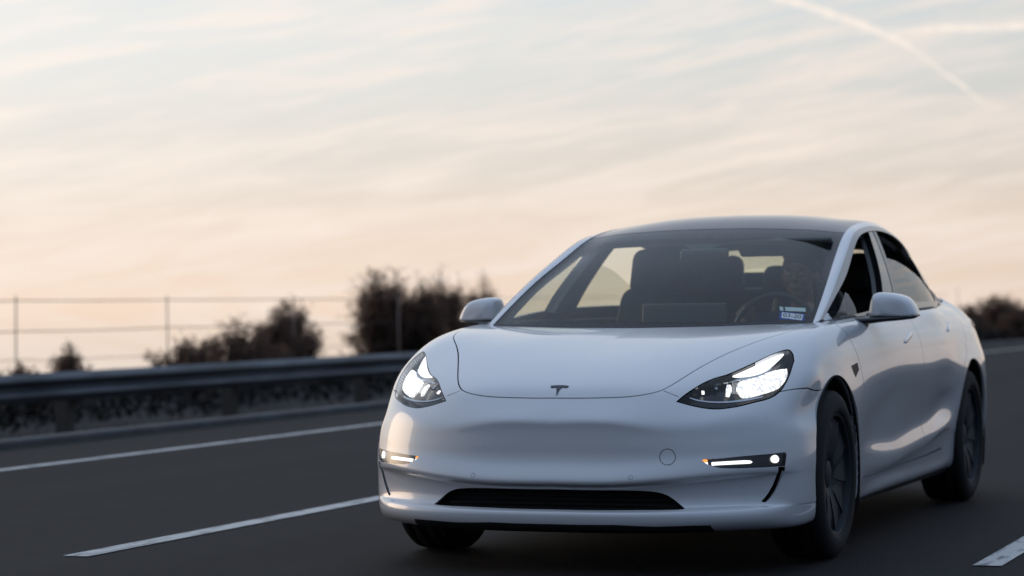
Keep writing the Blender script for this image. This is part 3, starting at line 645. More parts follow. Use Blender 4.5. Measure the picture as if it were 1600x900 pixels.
def triangulate(S,us,vs,loops,step=.008):
    U,V=np.meshgrid(us,vs,indexing='ij'); G=np.stack([U.ravel(),V.ravel()],1)
    pts=[];edges=[];k=0
    for lp in loops:
        lp=np.array(lp); lp[:,0]=np.clip(lp[:,0],us[0],us[-1]); lp[:,1]=np.clip(lp[:,1],vs[0],vs[-1])
        d=dens(lp,step,True); pts.append(d); m=len(d); edges+=[(k+i,k+(i+1)%m) for i in range(m)]; k+=m
    if pts:
        C=np.vstack(pts); onb=(G[:,0]<=us[0]+1e-9)|(G[:,0]>=us[-1]-1e-9)|(G[:,1]<=vs[0]+1e-9)|(G[:,1]>=vs[-1]-1e-9)
        keep=np.ones(len(G),bool)
        for i in range(0,len(G),2000):
            d2=((G[i:i+2000,None,:]-C[None])**2).sum(2).min(1); keep[i:i+2000]=d2>(.003)**2
        G=G[keep|(onb&False)]
        # keep the domain corners
        cor=np.array([(us[0],vs[0]),(us[0],vs[-1]),(us[-1],vs[0]),(us[-1],vs[-1])])
        A=np.vstack([C,G,cor])
    else: A=G
    vo,eo,fo,_,_,_=delaunay_2d_cdt([Vector(map(float,p)) for p in A],edges,[],0,1e-6)
    return np.array([(v.x,v.y) for v in vo]),np.array([f for f in fo if len(f)==3])
CEN=np.array([0,1.5,.55])
def outn(S,uv):
    n=S.nrm(uv[:,0],uv[:,1]); p=S.ev(uv[:,0],uv[:,1]); m=np.sign(np.median(((p-CEN)*n).sum(1))) or 1
    return p,n*m
def skin(name,S,uv,tris,m,parent,sides=(1,),depth=.012,offset=0,label=None,merge=False,flipn=False,sgn=None):
    """one mesh (merge) or one mesh per side from a set of triangles of the parameter plane"""
    if len(tris)==0: print('EMPTY',name); return []
    used,inv_=np.unique(tris.ravel(),return_inverse=True); T=inv_.reshape(-1,3); q=uv[used]
    p,n=S.ev(q[:,0],q[:,1]),S.nrm(q[:,0],q[:,1])*S.sgn
    p=p-n*offset
    # orientation
    g=np.cross(p[T[:,1]]-p[T[:,0]],p[T[:,2]]-p[T[:,0]]); bad=(g*n[T[:,0]]).sum(1)<0; T=T.copy(); T[bad]=T[bad][:,::-1]
    V=list(p);Nn=list(n);F=[tuple(t) for t in T]
    if depth:
        from collections import Counter
        cnt=Counter()
        for t in T:
            for a,b in((t[0],t[1]),(t[1],t[2]),(t[2],t[0])): cnt[(min(a,b),max(a,b))]+=1
        dirn={}
        for t in T:
            for a,b in((t[0],t[1]),(t[1],t[2]),(t[2],t[0])):
                if cnt[(min(a,b),max(a,b))]==1:
                    if abs(p[a][0])<2e-4 and abs(p[b][0])<2e-4: continue
                    c=p[t].mean(0); e=p[b]-p[a]; wn=np.cross(e,(n[a]+n[b])/2); wn/=np.linalg.norm(wn)+1e-12
                    if wn@(c-p[a])>0: wn=-wn
                    k=len(V); V+=[p[a],p[b],p[b]-n[b]*depth,p[a]-n[a]*depth]; Nn+=[wn]*4; F.append((k+1,k,k+3,k+2))
    V=np.array(V);Nn=np.array(Nn)
    if flipn: Nn=-Nn; F=[f[::-1] for f in F]
    out=[]
    def mirror():
        W=V.copy();W[:,0]*=-1;K=Nn.copy();K[:,0]*=-1;return W,K,[f[::-1] for f in F]
    if merge:
        W,K,G=mirror(); k=len(V)
        return [mk(name,np.vstack([V,W]),F+[tuple(i+k for i in f) for f in G],m,parent,True,np.vstack([Nn,K]),label)]
    for s in sides:
        if s>0: out.append(mk(name,V,F,m,parent,True,Nn,label))
        else:
            W,K,G=mirror(); out.append(mk(name,W,G,m,parent,True,K,label))
    return out
def patch(name,S,poly3,off,m,parents,ax=None,step=.006,depth=.006,smooth=True,poly_uv=None,it=2):
    pu=S.inv(poly3,ax) if poly_uv is None else np.array(poly_uv)
    if it: pu=chaikin(pu,True,it)
    us=np.arange(pu[:,0].min()-step,pu[:,0].max()+2*step,step);vs=np.arange(pu[:,1].min()-step,pu[:,1].max()+2*step,step)
    us=us[(us>=S.u[0])&(us<=S.u[-1])];vs=vs[(vs>=S.v[0])&(vs<=S.v[-1])]
    if len(us)<2: us=np.array([pu[:,0].min(),pu[:,0].max()])
    if len(vs)<2: vs=np.array([pu[:,1].min(),pu[:,1].max()])
    uv,T=triangulate(S,us,vs,[pu],step); c=uv[T].mean(1); T=T[inside(pu,c)]
    for s,par in parents.items(): skin(name,S,uv,T,m,par,(s,),depth,off)
P=body_cols(); Ub=avgchord(P,0); P=fair(Ub,P,1e-5); B=Surf(P,Ub,avgchord(P,1))
Q=cabin_cols(); Uc=avgchord(Q,0); Q=fair(Uc,Q,1e-5); G_=Surf(Q,Uc,avgchord(Q,1))
for S in (B,G_):
    c=np.array([[S.u[-1]*.45,S.v[-1]*.5]]); n=S.nrm(c[:,0],c[:,1])[0]; p=S.ev(c[:,0],c[:,1])[0]
    S.sgn=1 if n@(p-CEN)>0 else -1
car=empty('car',(0,1.44,0),'white four-door saloon driving towards the viewer with headlights on','car')
# ---- lines on the body ----
def on(S,pts,ax=None): return S.inv(np.array(pts,float),ax)
VM=B.v[-1]
hood=on(B,[(0,-.790,.664)]+SEAM_HOOD); hood[0,0]=0; hood=np.vstack([hood,[[hood[-1,0]+.012,VM]]]); hoodS=chaikin(hood,False,2)
tip=on(B,SEAM_TIP); fend=on(B,SEAM_FENDER)
HL=chaikin(on(B,HEADLIGHT),True,2,38)
def arch(cy,cz,r,a0,a1):
    pts=[(.9,cy-r*math.cos(t),cz+r*math.sin(t)) for t in np.linspace(R(a0),R(a1),64)]
    q=on(B,pts,0); q=np.vstack([[q[0,0],0],q,[q[-1,0],0]]); return q
AF=arch(.012,.340,.386,-25,205); AR=arch(2.875,.340,.380,-25,205)
fogL=chaikin(on(B,FOG),True,1,38); sl_=np.array(SLOT); so_=sl_[1:7]; si_=sl_[7:][::-1]; si_=np.vstack([sl_[:1],si_[::-1][-5:][::-1]]) if False else sl_[7:]
SLOT2=[tuple(a) for a in so_]+[tuple(np.array(a)+np.array([-.006,-.008,.002])) for a in sl_[7:]]+[tuple(sl_[0]+np.array([-.008,-.010,0]))]
slotL=chaikin(on(B,SLOT2),True,2,60); camL=on(B,CAMERA)
gpts=on(B,GRILLE); gr0=np.array([[0,gpts[0,1]]]); gr1=np.array([[0,gpts[-1,1]]]); grL=chaikin(np.vstack([gr0,gpts,gr1]),True,2,60)
towL=on(B,TOW)
sea1=on(B,[(.79,.275,.940),(.842,.325,.906),(.855,.355,.887),(.869,.38,.854),(.883,.405,.808),(.891,.432,.762),(.896,.450,.724),(.901,.462,.664),(.898,.468,.58),(.890,.472,.467),(.883,.478,.36),(.879,.490,.283)],0)
sea1[0,1]=VM; sea1=chaikin(sea1,False,2)
sea2=on(B,[(.86,1.60,.95),(.873,1.613,.901),(.904,1.628,.809),(.913,1.632,.692),(.886,1.66,.48),(.89,1.69,.398),(.875,1.72,.293)],0); sea2[0,1]=VM; sea2=chaikin(sea2,False,2)
sea3=on(B,[(.79,3.00,.985),(.84,2.93,.90),(.87,2.82,.80),(.90,2.68,.72),(.905,2.53,.62),(.90,2.45,.52),(.89,2.40,.42),(.88,2.33,.33),(.875,2.24,.303)],0); sea3[0,1]=VM; sea3=chaikin(sea3,False,2)
bot=on(B,[(.879,.490,.283),(.876,.911,.281),(.877,1.476,.291),(.872,2.058,.299),(.875,2.24,.303)],0)
w=.0021
rib=[ribbon(hoodS,w*1.1),ribbon(np.vstack([tip[:1],tip[1:]]),w*.8),ribbon(fend,w*.8),ribbon(sea1,w),ribbon(sea2,w),ribbon(sea3,w),ribbon(bot,w)]
lipv=.040; lipu=on(B,[(.60,-.80,.19)])[0,0]
lq=on(B,[(x_,y_,.188+.006*x_) for x_,y_ in ((.12,-.86),(.25,-.86),(.40,-.83),(.52,-.81),(.60,-.78))]); lipL=np.vstack([[[0,0]],[[0,lq[0,1]]],lq,[[lq[-1,0]+.035,0]]])
tor=np.vstack([towL]); cc=tor.mean(0); towO=cc+(tor-cc)*1.06; towI=cc+(tor-cc)*.94
sens=[]
for s3 in SENSOR:
    c=on(B,[s3])[0]; th=np.linspace(0,2*math.pi,14,endpoint=False)
    sens.append((np.stack([c[0]+.0085*np.cos(th),c[1]+.0085*np.sin(th)],1),np.stack([c[0]+.0070*np.cos(th),c[1]+.0070*np.sin(th)],1)))
us=[];u=0
while u<B.u[-1]-.012: us.append(u); u+=.018 if u<1.5 else (.03 if u<4.3 else .05)
us.append(B.u[-1]); vs=list(np.arange(0,.31,.006))+list(np.arange(.318,.56,.009))+list(np.arange(.57,VM-.008,.0125))+[VM]
loops=rib+[HL,AF,AR,fogL,slotL,camL,grL,lipL]+[x for p_ in sens for x in p_]
uv,T=triangulate(B,np.array(us),np.array(vs),loops)
c=uv[T].mean(1)
# drop degenerate slivers
a_=uv[T[:,1]]-uv[T[:,0]];b_=uv[T[:,2]]-uv[T[:,0]];ok=np.abs(a_[:,0]*b_[:,1]-a_[:,1]*b_[:,0])>1e-10;T=T[ok];c=c[ok]
reg=np.full(len(T),'body',dtype=object)
x1=np.interp(c[:,1],sea1[::-1,1],sea1[::-1,0]); x2=np.interp(c[:,1],sea2[::-1,1],sea2[::-1,0]); x3=np.interp(c[:,1],sea3[::-1,1],sea3[::-1,0]); vb=np.interp(c[:,0],bot[:,0],bot[:,1])
d1=(c[:,0]>x1)&(c[:,0]<=x2)&(c[:,1]>vb); d2=(c[:,0]>x2)&(c[:,0]<=x3)&(c[:,1]>vb)
reg[d1]='door_front'; reg[d2]='door_rear'; reg[(c[:,0]<=x1)&(c[:,0]<B.u[12])]='fender'
reg[inside(np.vstack([hood,[[0,VM]]]),c)]='hood'
kb=3
bp=np.vstack([[[0,0]],hood[:5],tip[1:],[[fend[0,0],tip[-1,1]]] if False else tip[-1:],fend,[[AF[32,0],fend[-1,1]]],[[AF[32,0],0]]])
inb=inside(bp,c)&~inside(np.vstack([hood,[[0,VM]]]),c); reg[inb]='bumper'
lowf=(reg=='fender')&(c[:,0]<AF[32,0])&(c[:,1]<fend[0,1]-.01); reg[lowf]='bumper'
reg[inside(lipL,c)&(reg=='bumper')]='lip'
for p_ in rib: reg[inside(p_,c)]='gap'
for o_,i_ in sens: reg[inside(o_,c)&~inside(i_,c)]='gap'
for k_,p_ in (('headlight',HL),('fog',fogL),('slot',slotL),('camera',camL),('grille',grL),('drop',AF),('drop',AR)): reg[inside(p_,c)]=k_
g=lambda *k: T[np.isin(reg,k)]
BP=M['paint']
skin('bumper',B,uv,g('bumper'),BP,car,merge=True)
skin('lower_lip',B,uv,g('lip'),M['plastic'],car,merge=True)
skin('bonnet',B,uv,g('hood'),BP,car,merge=True)
skin('body_shell',B,uv,g('body'),BP,car,merge=True)
skin('fender',B,uv,g('fender'),BP,car,(1,-1),depth=.03)
df=skin('front_door',B,uv,g('door_front'),BP,car,(1,-1)); dr=skin('rear_door',B,uv,g('door_rear'),BP,car,(1,-1))
skin('inner_shell',B,uv,T[~np.isin(reg,['headlight','fog','slot','grille','drop'])],M['liner'],car,merge=True,offset=.016,depth=.03)
skin('side_camera',B,uv,g('camera'),M['plastic'],car,(1,-1),depth=.01)
skin('camera_bezel',B,uv,g('camera'),M['chrome'],car,(1,-1),depth=.004,offset=-.0015) if False else None
# rounded lip round the wheel openings is part of the shells; dark wells behind them
for s in(1,-1):
    for cy in(.012,2.875):
        V=[];F=[];n_=40
        for k,(x,r) in enumerate(((.895,.384),(.86,.390),(.50,.395),(.48,.05))):
            for i in range(n_+1):
                t=R(-28)+R(236)*i/n_; V.append((s*x,cy-r*math.cos(t),.34+r*math.sin(t)))
        for k in range(3):
            for i in range(n_): F.append((k*(n_+1)+i,k*(n_+1)+i+1,(k+1)*(n_+1)+i+1,(k+1)*(n_+1)+i))
        mk('wheel_well',V,F,M['liner'],car,True)
# underside
u_=MB(); u_.box((0,1.44,.20),(1.66,3.3,.06)); u_.box((0,-.42,.215),(1.20,.62,.05)); u_.box((0,3.45,.23),(1.2,.5,.06)); u_.box((0,1.44,.33),(1.0,4.2,.2)); u_.build('underbody',M['liner'],car,False)
# grille, slots, fog recess
for nm,reg_,off,dep in (('grille','grille',.045,.0),('air_slot','slot',.05,0)):
    skin(nm,B,uv,g(reg_),M['liner'],car,(1,-1) if nm!='grille' else (1,),depth=dep,offset=off,merge=(nm=='grille'))
def rim_wall(name,loop,depth,m,parents,out=.0):
    q=dens(np.array(loop),.008,True); p=B.ev(q[:,0],q[:,1]); n=B.nrm(q[:,0],q[:,1])*B.sgn; k=len(p)
    V=np.vstack([p-n*.001,p-n*depth]); F=[(i,(i+1)%k,k+(i+1)%k,k+i) for i in range(k)]
    for s,par in parents.items():
        W=V.copy(); W[:,0]*=s; mk(name,W,F,m,par,True)
gl=[q for q in grL]; 
V=[];F=[]
q=dens(grL[grL[:,0]>1e-4],.008,False); p=B.ev(q[:,0],q[:,1]); n=B.nrm(q[:,0],q[:,1])*B.sgn; k=len(p)
A_=np.vstack([p-n*.001,p-n*.05]); W=A_.copy();W[:,0]*=-1
mk('grille_frame',np.vstack([A_,W]),[(i,i+1,k+i+1,k+i) for i in range(k-1)]+[(2*k+i,2*k+k+i,2*k+k+i+1,2*k+i+1) for i in range(k-1)],M['plastic'],car,True)
sl=MB()
for z_ in (.262,.279,.296,.313):
    pts=[]
    for x_ in np.linspace(-.44,.44,25):
        c_=B.ev(*B.inv([(abs(x_),-.83,z_)],None).T)[0]; pts.append((x_,c_[1]+.035,z_))
    sl.tube(pts,.0035,4)
sl.build('grille_slats',M['liner'],car)
rim_wall('slot_wall',slotL,.05,M['plastic'],{1:car,-1:car})
# ---- headlights ----
hl=skin('headlight',B,uv,g('headlight'),M['lens'],car,(1,-1),depth=0,offset=.002)
hp={1:hl[0],-1:hl[1]}
T_h=g('headlight')
for s in(1,-1): skin('housing',B,uv,T_h,M['bezel'],hp[s],(s,),depth=0,offset=.045)
rim_wall('bezel',HL,.046,M['gloss'],hp)
q=chaikin(on(B,HEADLIGHT),True,2,38); cq=q.mean(0)
patch('daytime_light',B,DRL,.018,M['drl'],hp)
patch('beam_light',B,BEAM,.022,M['beam'],hp)
patch('small_lamp',B,LAMP1,.026,M['beam'],hp,step=.004)
fa=np.array(BEAM); m_fin=mat('glowing beam-edge fins',(.5,.5,.5),.2,metal=1,emit=(1,.97,.9),es=.35)  # added fins: their own glow stands in for the beam's feathered edge
for k_ in range(5):
    o_=np.array([-.0045*k_-.004,-.002*k_,-.0002*k_]); e0=fa[0]+o_; e1=fa[-2]+o_*1.1; w3=np.array([.0016,.0008,0])
    patch('beam_edge_fin',B,[tuple(e0),tuple(e0+w3),tuple(e1+w3),tuple(e1)],.024,m_fin,hp,step=.003,depth=.003,it=0)
patch('small_lamp',B,LAMP2,.024,M['drl'],hp,step=.003); patch('small_lamp',B,LAMP3,.026,M['reflector'],hp)
patch('chrome_strip',B,CHROME,.020,M['reflector'],hp); patch('chrome_strip',B,CHROME2,.020,M['reflector'],hp)
# dark lower and outer rim of the lamp unit, printed on the lens edge
cH=HL.mean(0); inner=[]
for p_ in HL:
    d=cH-p_; inner.append(p_+d/np.linalg.norm(d)*.006)
inner=np.array(inner); k=len(HL)
qa=np.vstack([HL,inner]); pa=B.ev(qa[:,0],qa[:,1]); na=B.nrm(qa[:,0],qa[:,1])*B.sgn; pa=pa-na*.0008
for s in(1,-1):
    W=pa.copy();W[:,0]*=s; K=na.copy();K[:,0]*=s; mk('lens_edge',W,[(i,(i+1)%k,k+(i+1)%k,k+i) for i in range(k)],M['gloss'],hp[s],True,K)
# ---- fog lights ----
fg=skin('fog_light',B,uv,g('fog'),M['lens'],car,(1,-1),depth=0,offset=.001); fp_={1:fg[0],-1:fg[1]}
for s in(1,-1): skin('housing',B,uv,g('fog'),M['gloss'],fp_[s],(s,),depth=0,offset=.012)
rim_wall('bezel',fogL,.013,M['gloss'],fp_)
patch('light_bar',B,FOG_BAR,.005,M['drl'],fp_,step=.004,depth=.003,it=1); patch('amber_marker',B,FOG_AMBER,.005,M['amber'],fp_,step=.004,depth=.003,it=1); patch('lamp_tip',B,FOG_TIP,.005,M['drl'],fp_,step=.003,depth=.003,it=1)
fc=np.array(FOG_LAMP).mean(0); patch('round_lamp',B,[tuple(fc+(np.array(a)-fc)*.72) for a in FOG_LAMP],.006,M['beam'],fp_,step=.004,depth=.004,it=1)
# ---- round towing-eye cover, on one side only ----
tq=B.ev(towL[:,0],towL[:,1]); tn=B.nrm(towL[:,0],towL[:,1])*B.sgn
MB().tube([tuple(a) for a in np.vstack([tq,tq[:1]])-np.vstack([tn,tn[:1]])*.0003],.0014,5,False).build('tow_cover_seam',M['plastic'],car)
# ---- emblem ----
def onhood(x,y): return B.ev(*B.inv([(abs(x),y,.70)],2).T)[0]*np.array([1 if x>=0 else -1,1,1])
EB=MB()
def emb(poly):
    n0=len(poly); top=[];bt=[]
    for x,y in poly:
        p=onhood(x,y); top.append(p+np.array([0,-.002,.003])); bt.append(p-np.array([0,0,.001]))
    EB.add(top+bt,[tuple(range(n0))]+[(i,(i+1)%n0,n0+(i+1)%n0,n0+i) for i in range(n0)])
def arc(x0,x1,y0,c,n=9): return [(x,y0+c*(x/.036)**2) for x in np.linspace(x0,x1,n)]
for sg in(1,-1):
    a_=[(sg*x,y) for x,y in arc(0,.037,-.7455,-.004)]; b2=[(sg*x,y) for x,y in arc(.031,.0,-.7545,-.005)]
    emb(a_+b2)
emb([(-.014,-.7555),(0,-.7545),(.014,-.7555),(.0085,-.7600),(.0012,-.7835),(0,-.785),(-.0012,-.7835),(-.0085,-.7600)])
EB.build('emblem',mat('dark chrome emblem',(.10,.105,.12),.25,metal=.9),car,False)
# ---- door handles ----
for drs,(hy,hz) in ((df,(1.385,.850)),(dr,(2.47,.885))):
    for s,par in zip((1,-1),drs):
        pts=[]
        V=[];F=[];n_=14
        for i in range(n_+1):
            y=hy-.105+.21*i/n_; zc_=hz+.018*(y-hy)/.1
            for k_ in range(8):
                a=2*math.pi*k_/8; hh=.013*min(1,math.sqrt(max(.05,1-abs((y-hy)/.105)**6)))
                z_=zc_+hh*math.sin(a); xs=B.ev(*B.inv([(.9,y,z_)],0).T)[0][0] if k_ in(0,) and i%1==0 else None
                if k_==0: xb=xs
                V.append((s*(xb-.002+.009*math.cos(a)),y,z_))
        for i in range(n_):
            for k_ in range(8): F.append((i*8+k_,i*8+(k_+1)%8,(i+1)*8+(k_+1)%8,(i+1)*8+k_))
        F+= [tuple(range(8)),tuple(range(n_*8,n_*8+8))[::-1]]
        o=mk('door_handle',V,F,M['chrome'],par,True)
# ---- cabin skin ----
gu,gv=G_.u,G_.v; VE=gv[4]; VR=gv[5]; VD=gv[6]; UH=gu[4]+.03
VT=VR+.22*(VD-VR); VD2=VR+.93*(VD-VR)
UB=gu[8]+.10
side=lambda yz: on(G_,[(.72,y,z) for y,z in yz],0)
clr=on(G_,WS_CLEAR); clr[0,0]=clr[0,0]; clear=chaikin(np.vstack([[[clr[0,0],0]],clr,[[clr[-1,0],0]]]),True,2,60)
clear=np.clip(clear,0,None)
bpil=side([(1.66,1.345),(1.757,1.345),(1.65,1.22),(1.534,1.055),(1.47,.965),(1.24,.965),(1.335,1.06),(1.49,1.20)]); bst=side([(1.757,1.345),(1.812,1.345),(1.71,1.22),(1.60,1.055),(1.54,.965),(1.47,.965),(1.534,1.055),(1.65,1.22)])
for a_,nn in((bpil,(0,1)),(bst,(0,1))):
    a_[list(nn),1]=VD2-.001
VB=gv[-1]; bpil[4:6,1]=VB; bst[4:6,1]=VB
UE=on(G_,[(.70,2.97,1.03)],0)[0,0]
UA=on(G_,[(.78,.50,.95)],0)[0,0]
rgt=side([(1.60,1.222),(1.75,1.219),(1.92,1.208),(2.08,1.185),(2.25,1.15),(2.45,1.10),(2.62,1.05),(2.75,1.0),(2.80,.985)])
cor=side([(.50,.93),(.60,.972),(.70,1.018),(.80,1.062),(.822,1.05),(.835,1.0),(.83,.95),(.83,.93)])
us=list(np.arange(0,gu[-1],.025))+[gu[-1]]; vs=list(np.arange(0,VB-.01,.02))+[VB]
def hline(v,u0=0,u1=None):
    u1=gu[-1] if u1 is None else u1
    return np.array([[u0,v],[u1,v],[u1,min(v+.0006,VB)],[u0,min(v+.0006,VB)]])
def vline(u,v0,v1): return np.array([[u,v0],[u+.0006,v0],[u+.0006,v1],[u,v1]])
rearcl=np.array([[UB+.06,0],[UB+.06,VE*.80],[gu[-2]-.10,VE*.80],[gu[-2]-.02,0]])
rgp=np.vstack([rgt,[[rgt[-1,0],VB]],[[rgt[0,0],VB]]])
uq=on(G_,[(.66,2.42,1.25)],0)[0,0]; uq2=on(G_,[(.72,2.70,1.05)],0)[0,0]
lp=[vline(uq,VD2,VB),vline(uq2,VD2,VB),hline(VE),hline(VT),hline(VD2),hline(VB-.022),vline(UH,0,VE),vline(UB,0,VE),vline(UE,VD2,VB),vline(UA,VD2,VB),clear,bpil,bst,rearcl,rgp,cor]
uvg,TG=triangulate(G_,np.array(us),np.array(vs),lp,.01)
c=uvg[TG].mean(1); a_=uvg[TG[:,1]]-uvg[TG[:,0]];b_=uvg[TG[:,2]]-uvg[TG[:,0]];ok=np.abs(a_[:,0]*b_[:,1]-a_[:,1]*b_[:,0])>1e-10;TG=TG[ok];c=c[ok]
rg=np.full(len(TG),'win',dtype=object); cu,cvv=c[:,0],c[:,1]
rg[cvv<VE]='frit'; rg[(cvv<VE)&(cu>UH)]='roof'; rg[(cvv<VE)&(cu>UB)]='frit_rear'
rg[inside(clear,c)]='ws'; rg[inside(rearcl,c)]='rearwin'
rg[(cvv>=VE)&(cvv<VT)]='rail'; rg[(cvv>=VT)&(cvv<VD2)]='trim'
w_=cvv>=VD2
rg[w_&(cu>UE)]='cpil'; rg[w_&(cu<UA)]='apil'; rg[w_&(cvv>VB-.022)&(cu>=UA)&(cu<=UE)]='belt'
m_=inside(bpil,c)&w_&(rg!='belt'); rg[m_]='bpil'; m_=inside(bst,c)&w_&(rg!='belt'); rg[m_]='bst'
win=(rg=='win'); ub=(bpil[:,0].min()+bpil[:,0].max())/2
front=win&(cu<ub); rear=win&(cu>=ub); low=inside(rgp,c)
uq=on(G_,[(.66,2.42,1.25)],0)[0,0]; uq2=on(G_,[(.72,2.70,1.05)],0)[0,0]
qt=rear&((cu>uq2)|((~low)&(cu>uq))); rg[qt]='quarter'; rear&=~qt
gg=lambda k: TG[rg==k]
skin('windscreen',G_,uvg,gg('ws'),M['glass'],car,merge=True,depth=0,offset=.004)
skin('windscreen_border',G_,uvg,gg('frit'),M['frit'],car,merge=True,depth=.004,offset=.004)
skin('roof_glass',G_,uvg,gg('roof'),M['roof'],car,merge=True,depth=.006,offset=.003)
skin('rear_window',G_,uvg,gg('rearwin'),M['glass'],car,merge=True,depth=0,offset=.004)
skin('rear_window_border',G_,uvg,gg('frit_rear'),M['frit'],car,merge=True,depth=.004,offset=.004)
skin('roof_rail',G_,uvg,TG[np.isin(rg,['rail','cpil','apil'])],BP,car,(1,-1),depth=.012)
skin('window_trim',G_,uvg,TG[np.isin(rg,['trim','belt'])],M['satin'],car,(1,-1),depth=.012,offset=-.001)
skin('pillar_trim',G_,uvg,gg('bpil'),M['gloss'],car,(1,-1),depth=.03,offset=.004)
skin('quarter_trim',G_,uvg,gg('quarter'),M['gloss'],car,(1,-1),depth=.02,offset=.004)
skin('door_frame',G_,uvg,gg('bst'),mat('grey door frame',(.22,.22,.22),.25,metal=.5),car,(1,-1),depth=.01,offset=.002)  # pale grey stands in for sky glancing off the gloss-black strip
wl={1:skin('side_window',G_,uvg,TG[rear&low],M['sideglass'],car,(1,),depth=0,offset=.008,label='rear side window wound halfway down'),
   -1:skin('side_window',G_,uvg,TG[rear&low],M['sideglass'],car,(-1,),depth=0,offset=.008,label='rear side window wound halfway down')}
skin('side_window',G_,uvg,TG[front],M['sideglass'],car,(-1,),depth=0,offset=.008)
patch('side_window',G_,None,.008,M['sideglass'],{1:car},poly_uv=cor,it=0,step=.02,depth=.004)
# inside linings
lin=TG[np.isin(rg,['rail','trim','cpil','apil','bpil','bst'])]
skin('cabin_lining',G_,uvg,lin,M['trim'],car,merge=True,depth=.02,offset=.034,flipn=True)
hd=TG[np.isin(rg,['roof'])|((rg=='frit')&(cu>on(G_,[(0,1.13,1.30)])[0,0]))]
skin('headliner',G_,uvg,hd,M['trim'],car,merge=True,depth=0,offset=.035,flipn=True)
# black rubber between glass and door skin, and the cowl between bonnet and screen
for s in(1,-1):
    q=np.stack([np.linspace(on(B,[(.79,.42,.95)],0)[0,0],on(B,[(.70,3.2,1.0)],0)[0,0],60),np.full(60,VM)],1); p=B.ev(q[:,0],q[:,1]); 
    MB().tube([(s*(a[0]-.006),a[1],a[2]+.001) for a in p],.010,8).build('belt_seal',M['plastic'],car)
cw=MB(); qs=np.linspace(0,on(B,[(.72,.36,.94)])[0,0],40); p=B.ev(qs,np.full(40,VM)); pts=[tuple(a) for a in p]
full=[(-a[0],a[1]+.012,a[2]-.006) for a in pts[::-1]]+[(a[0],a[1]+.012,a[2]-.006) for a in pts[1:]]
cw.tube(full,.012,8).build('cowl',M['plastic'],car)
# rear screen heater lines
ht=MB()
for k_ in range(11):
    uu=UB+.09+k_*(gu[-2]-.14-UB-.09)/10; v=np.linspace(0,VE*.74,14); p=G_.ev(np.full(14,uu),v); 
    L1=[(-a[0],a[1],a[2]-.007) for a in p[::-1]]+[(a[0],a[1],a[2]-.007) for a in p[1:]]; ht.tube(L1,.0013,3,False)
ht.build('heater_lines',M['plastic'],car)
# ---- tail lamps ----
tlm=mat('tail lamp red',(.35,.01,.01),.12,coat=1)
tp=[(.60,3.78,.90),(.72,3.70,.93),(.80,3.55,.94),(.84,3.40,.93),(.85,3.36,.90),(.83,3.48,.86),(.76,3.66,.82),(.66,3.76,.80),(.58,3.80,.84)]
patch('tail_lamp',B,tp,-.004,tlm,{1:car,-1:car},step=.02,depth=.01)
# ---- stickers on the inside of the windscreen ----
def sticker(name,pts,m,off,parent):
    q=on(G_,pts); p=G_.ev(q[:,0],q[:,1]); n=G_.nrm(q[:,0],q[:,1])*G_.sgn; p=p-n*off
    return mk(name,p,[(0,1,2,3)],m,parent,False),p,n
s1,_,_=sticker('registration_sticker',STICK1,M['stick_pale'],.0035,car); s1['label']='pale strip sticker above the dated one, low in the windscreen corner'
s2,_,_=sticker('registration_sticker',STICK2B,M['stick_blue'],.0035,car); s2['label']='blue bordered sticker reading 03-20 in the windscreen corner'
_,p,n=sticker('date_field',STICK2,M['stick_white'],.0030,s2)
cu_=bpy.data.curves.new('date','FONT'); cu_.body='03-20'; cu_.align_x='CENTER'; cu_.align_y='CENTER'; cu_.size=1; cu_.extrude=0
to=bpy.data.objects.new('date_t',cu_); COL.objects.link(to); bpy.context.view_layer.update()
me=bpy.data.meshes.new_from_object(to); COL.objects.unlink(to); bpy.data.objects.remove(to)
vv=np.array([v.co[:] for v in me.vertices]); wx=vv[:,0].max()-vv[:,0].min(); hy_=vv[:,1].max()-vv[:,1].min()
TL,TR,BR_,BL_=p; ctr=p.mean(0); ex=((TR-TL)+(BR_-BL_))/2; ey=((TL-BL_)+(TR-BR_))/2; nn=n.mean(0)
W=[ctr+ex*(a[0]/wx*.86)+ey*(a[1]/hy_*.62)+nn*.0008 for a in vv]
mk('date_text',W,[tuple(pl.vertices) for pl in me.polygons],M['ink'],s2,False)
mk('strip_mark',[_p for _p in [s for s in (np.array(STICK1[0])*.86+np.array(STICK1[1])*.14,np.array(STICK1[0])*.80+np.array(STICK1[1])*.20,np.array(STICK1[3])*.80+np.array(STICK1[2])*.20,np.array(STICK1[3])*.86+np.array(STICK1[2])*.14)]],[(0,1,2,3)],M['ink'],s1,False)
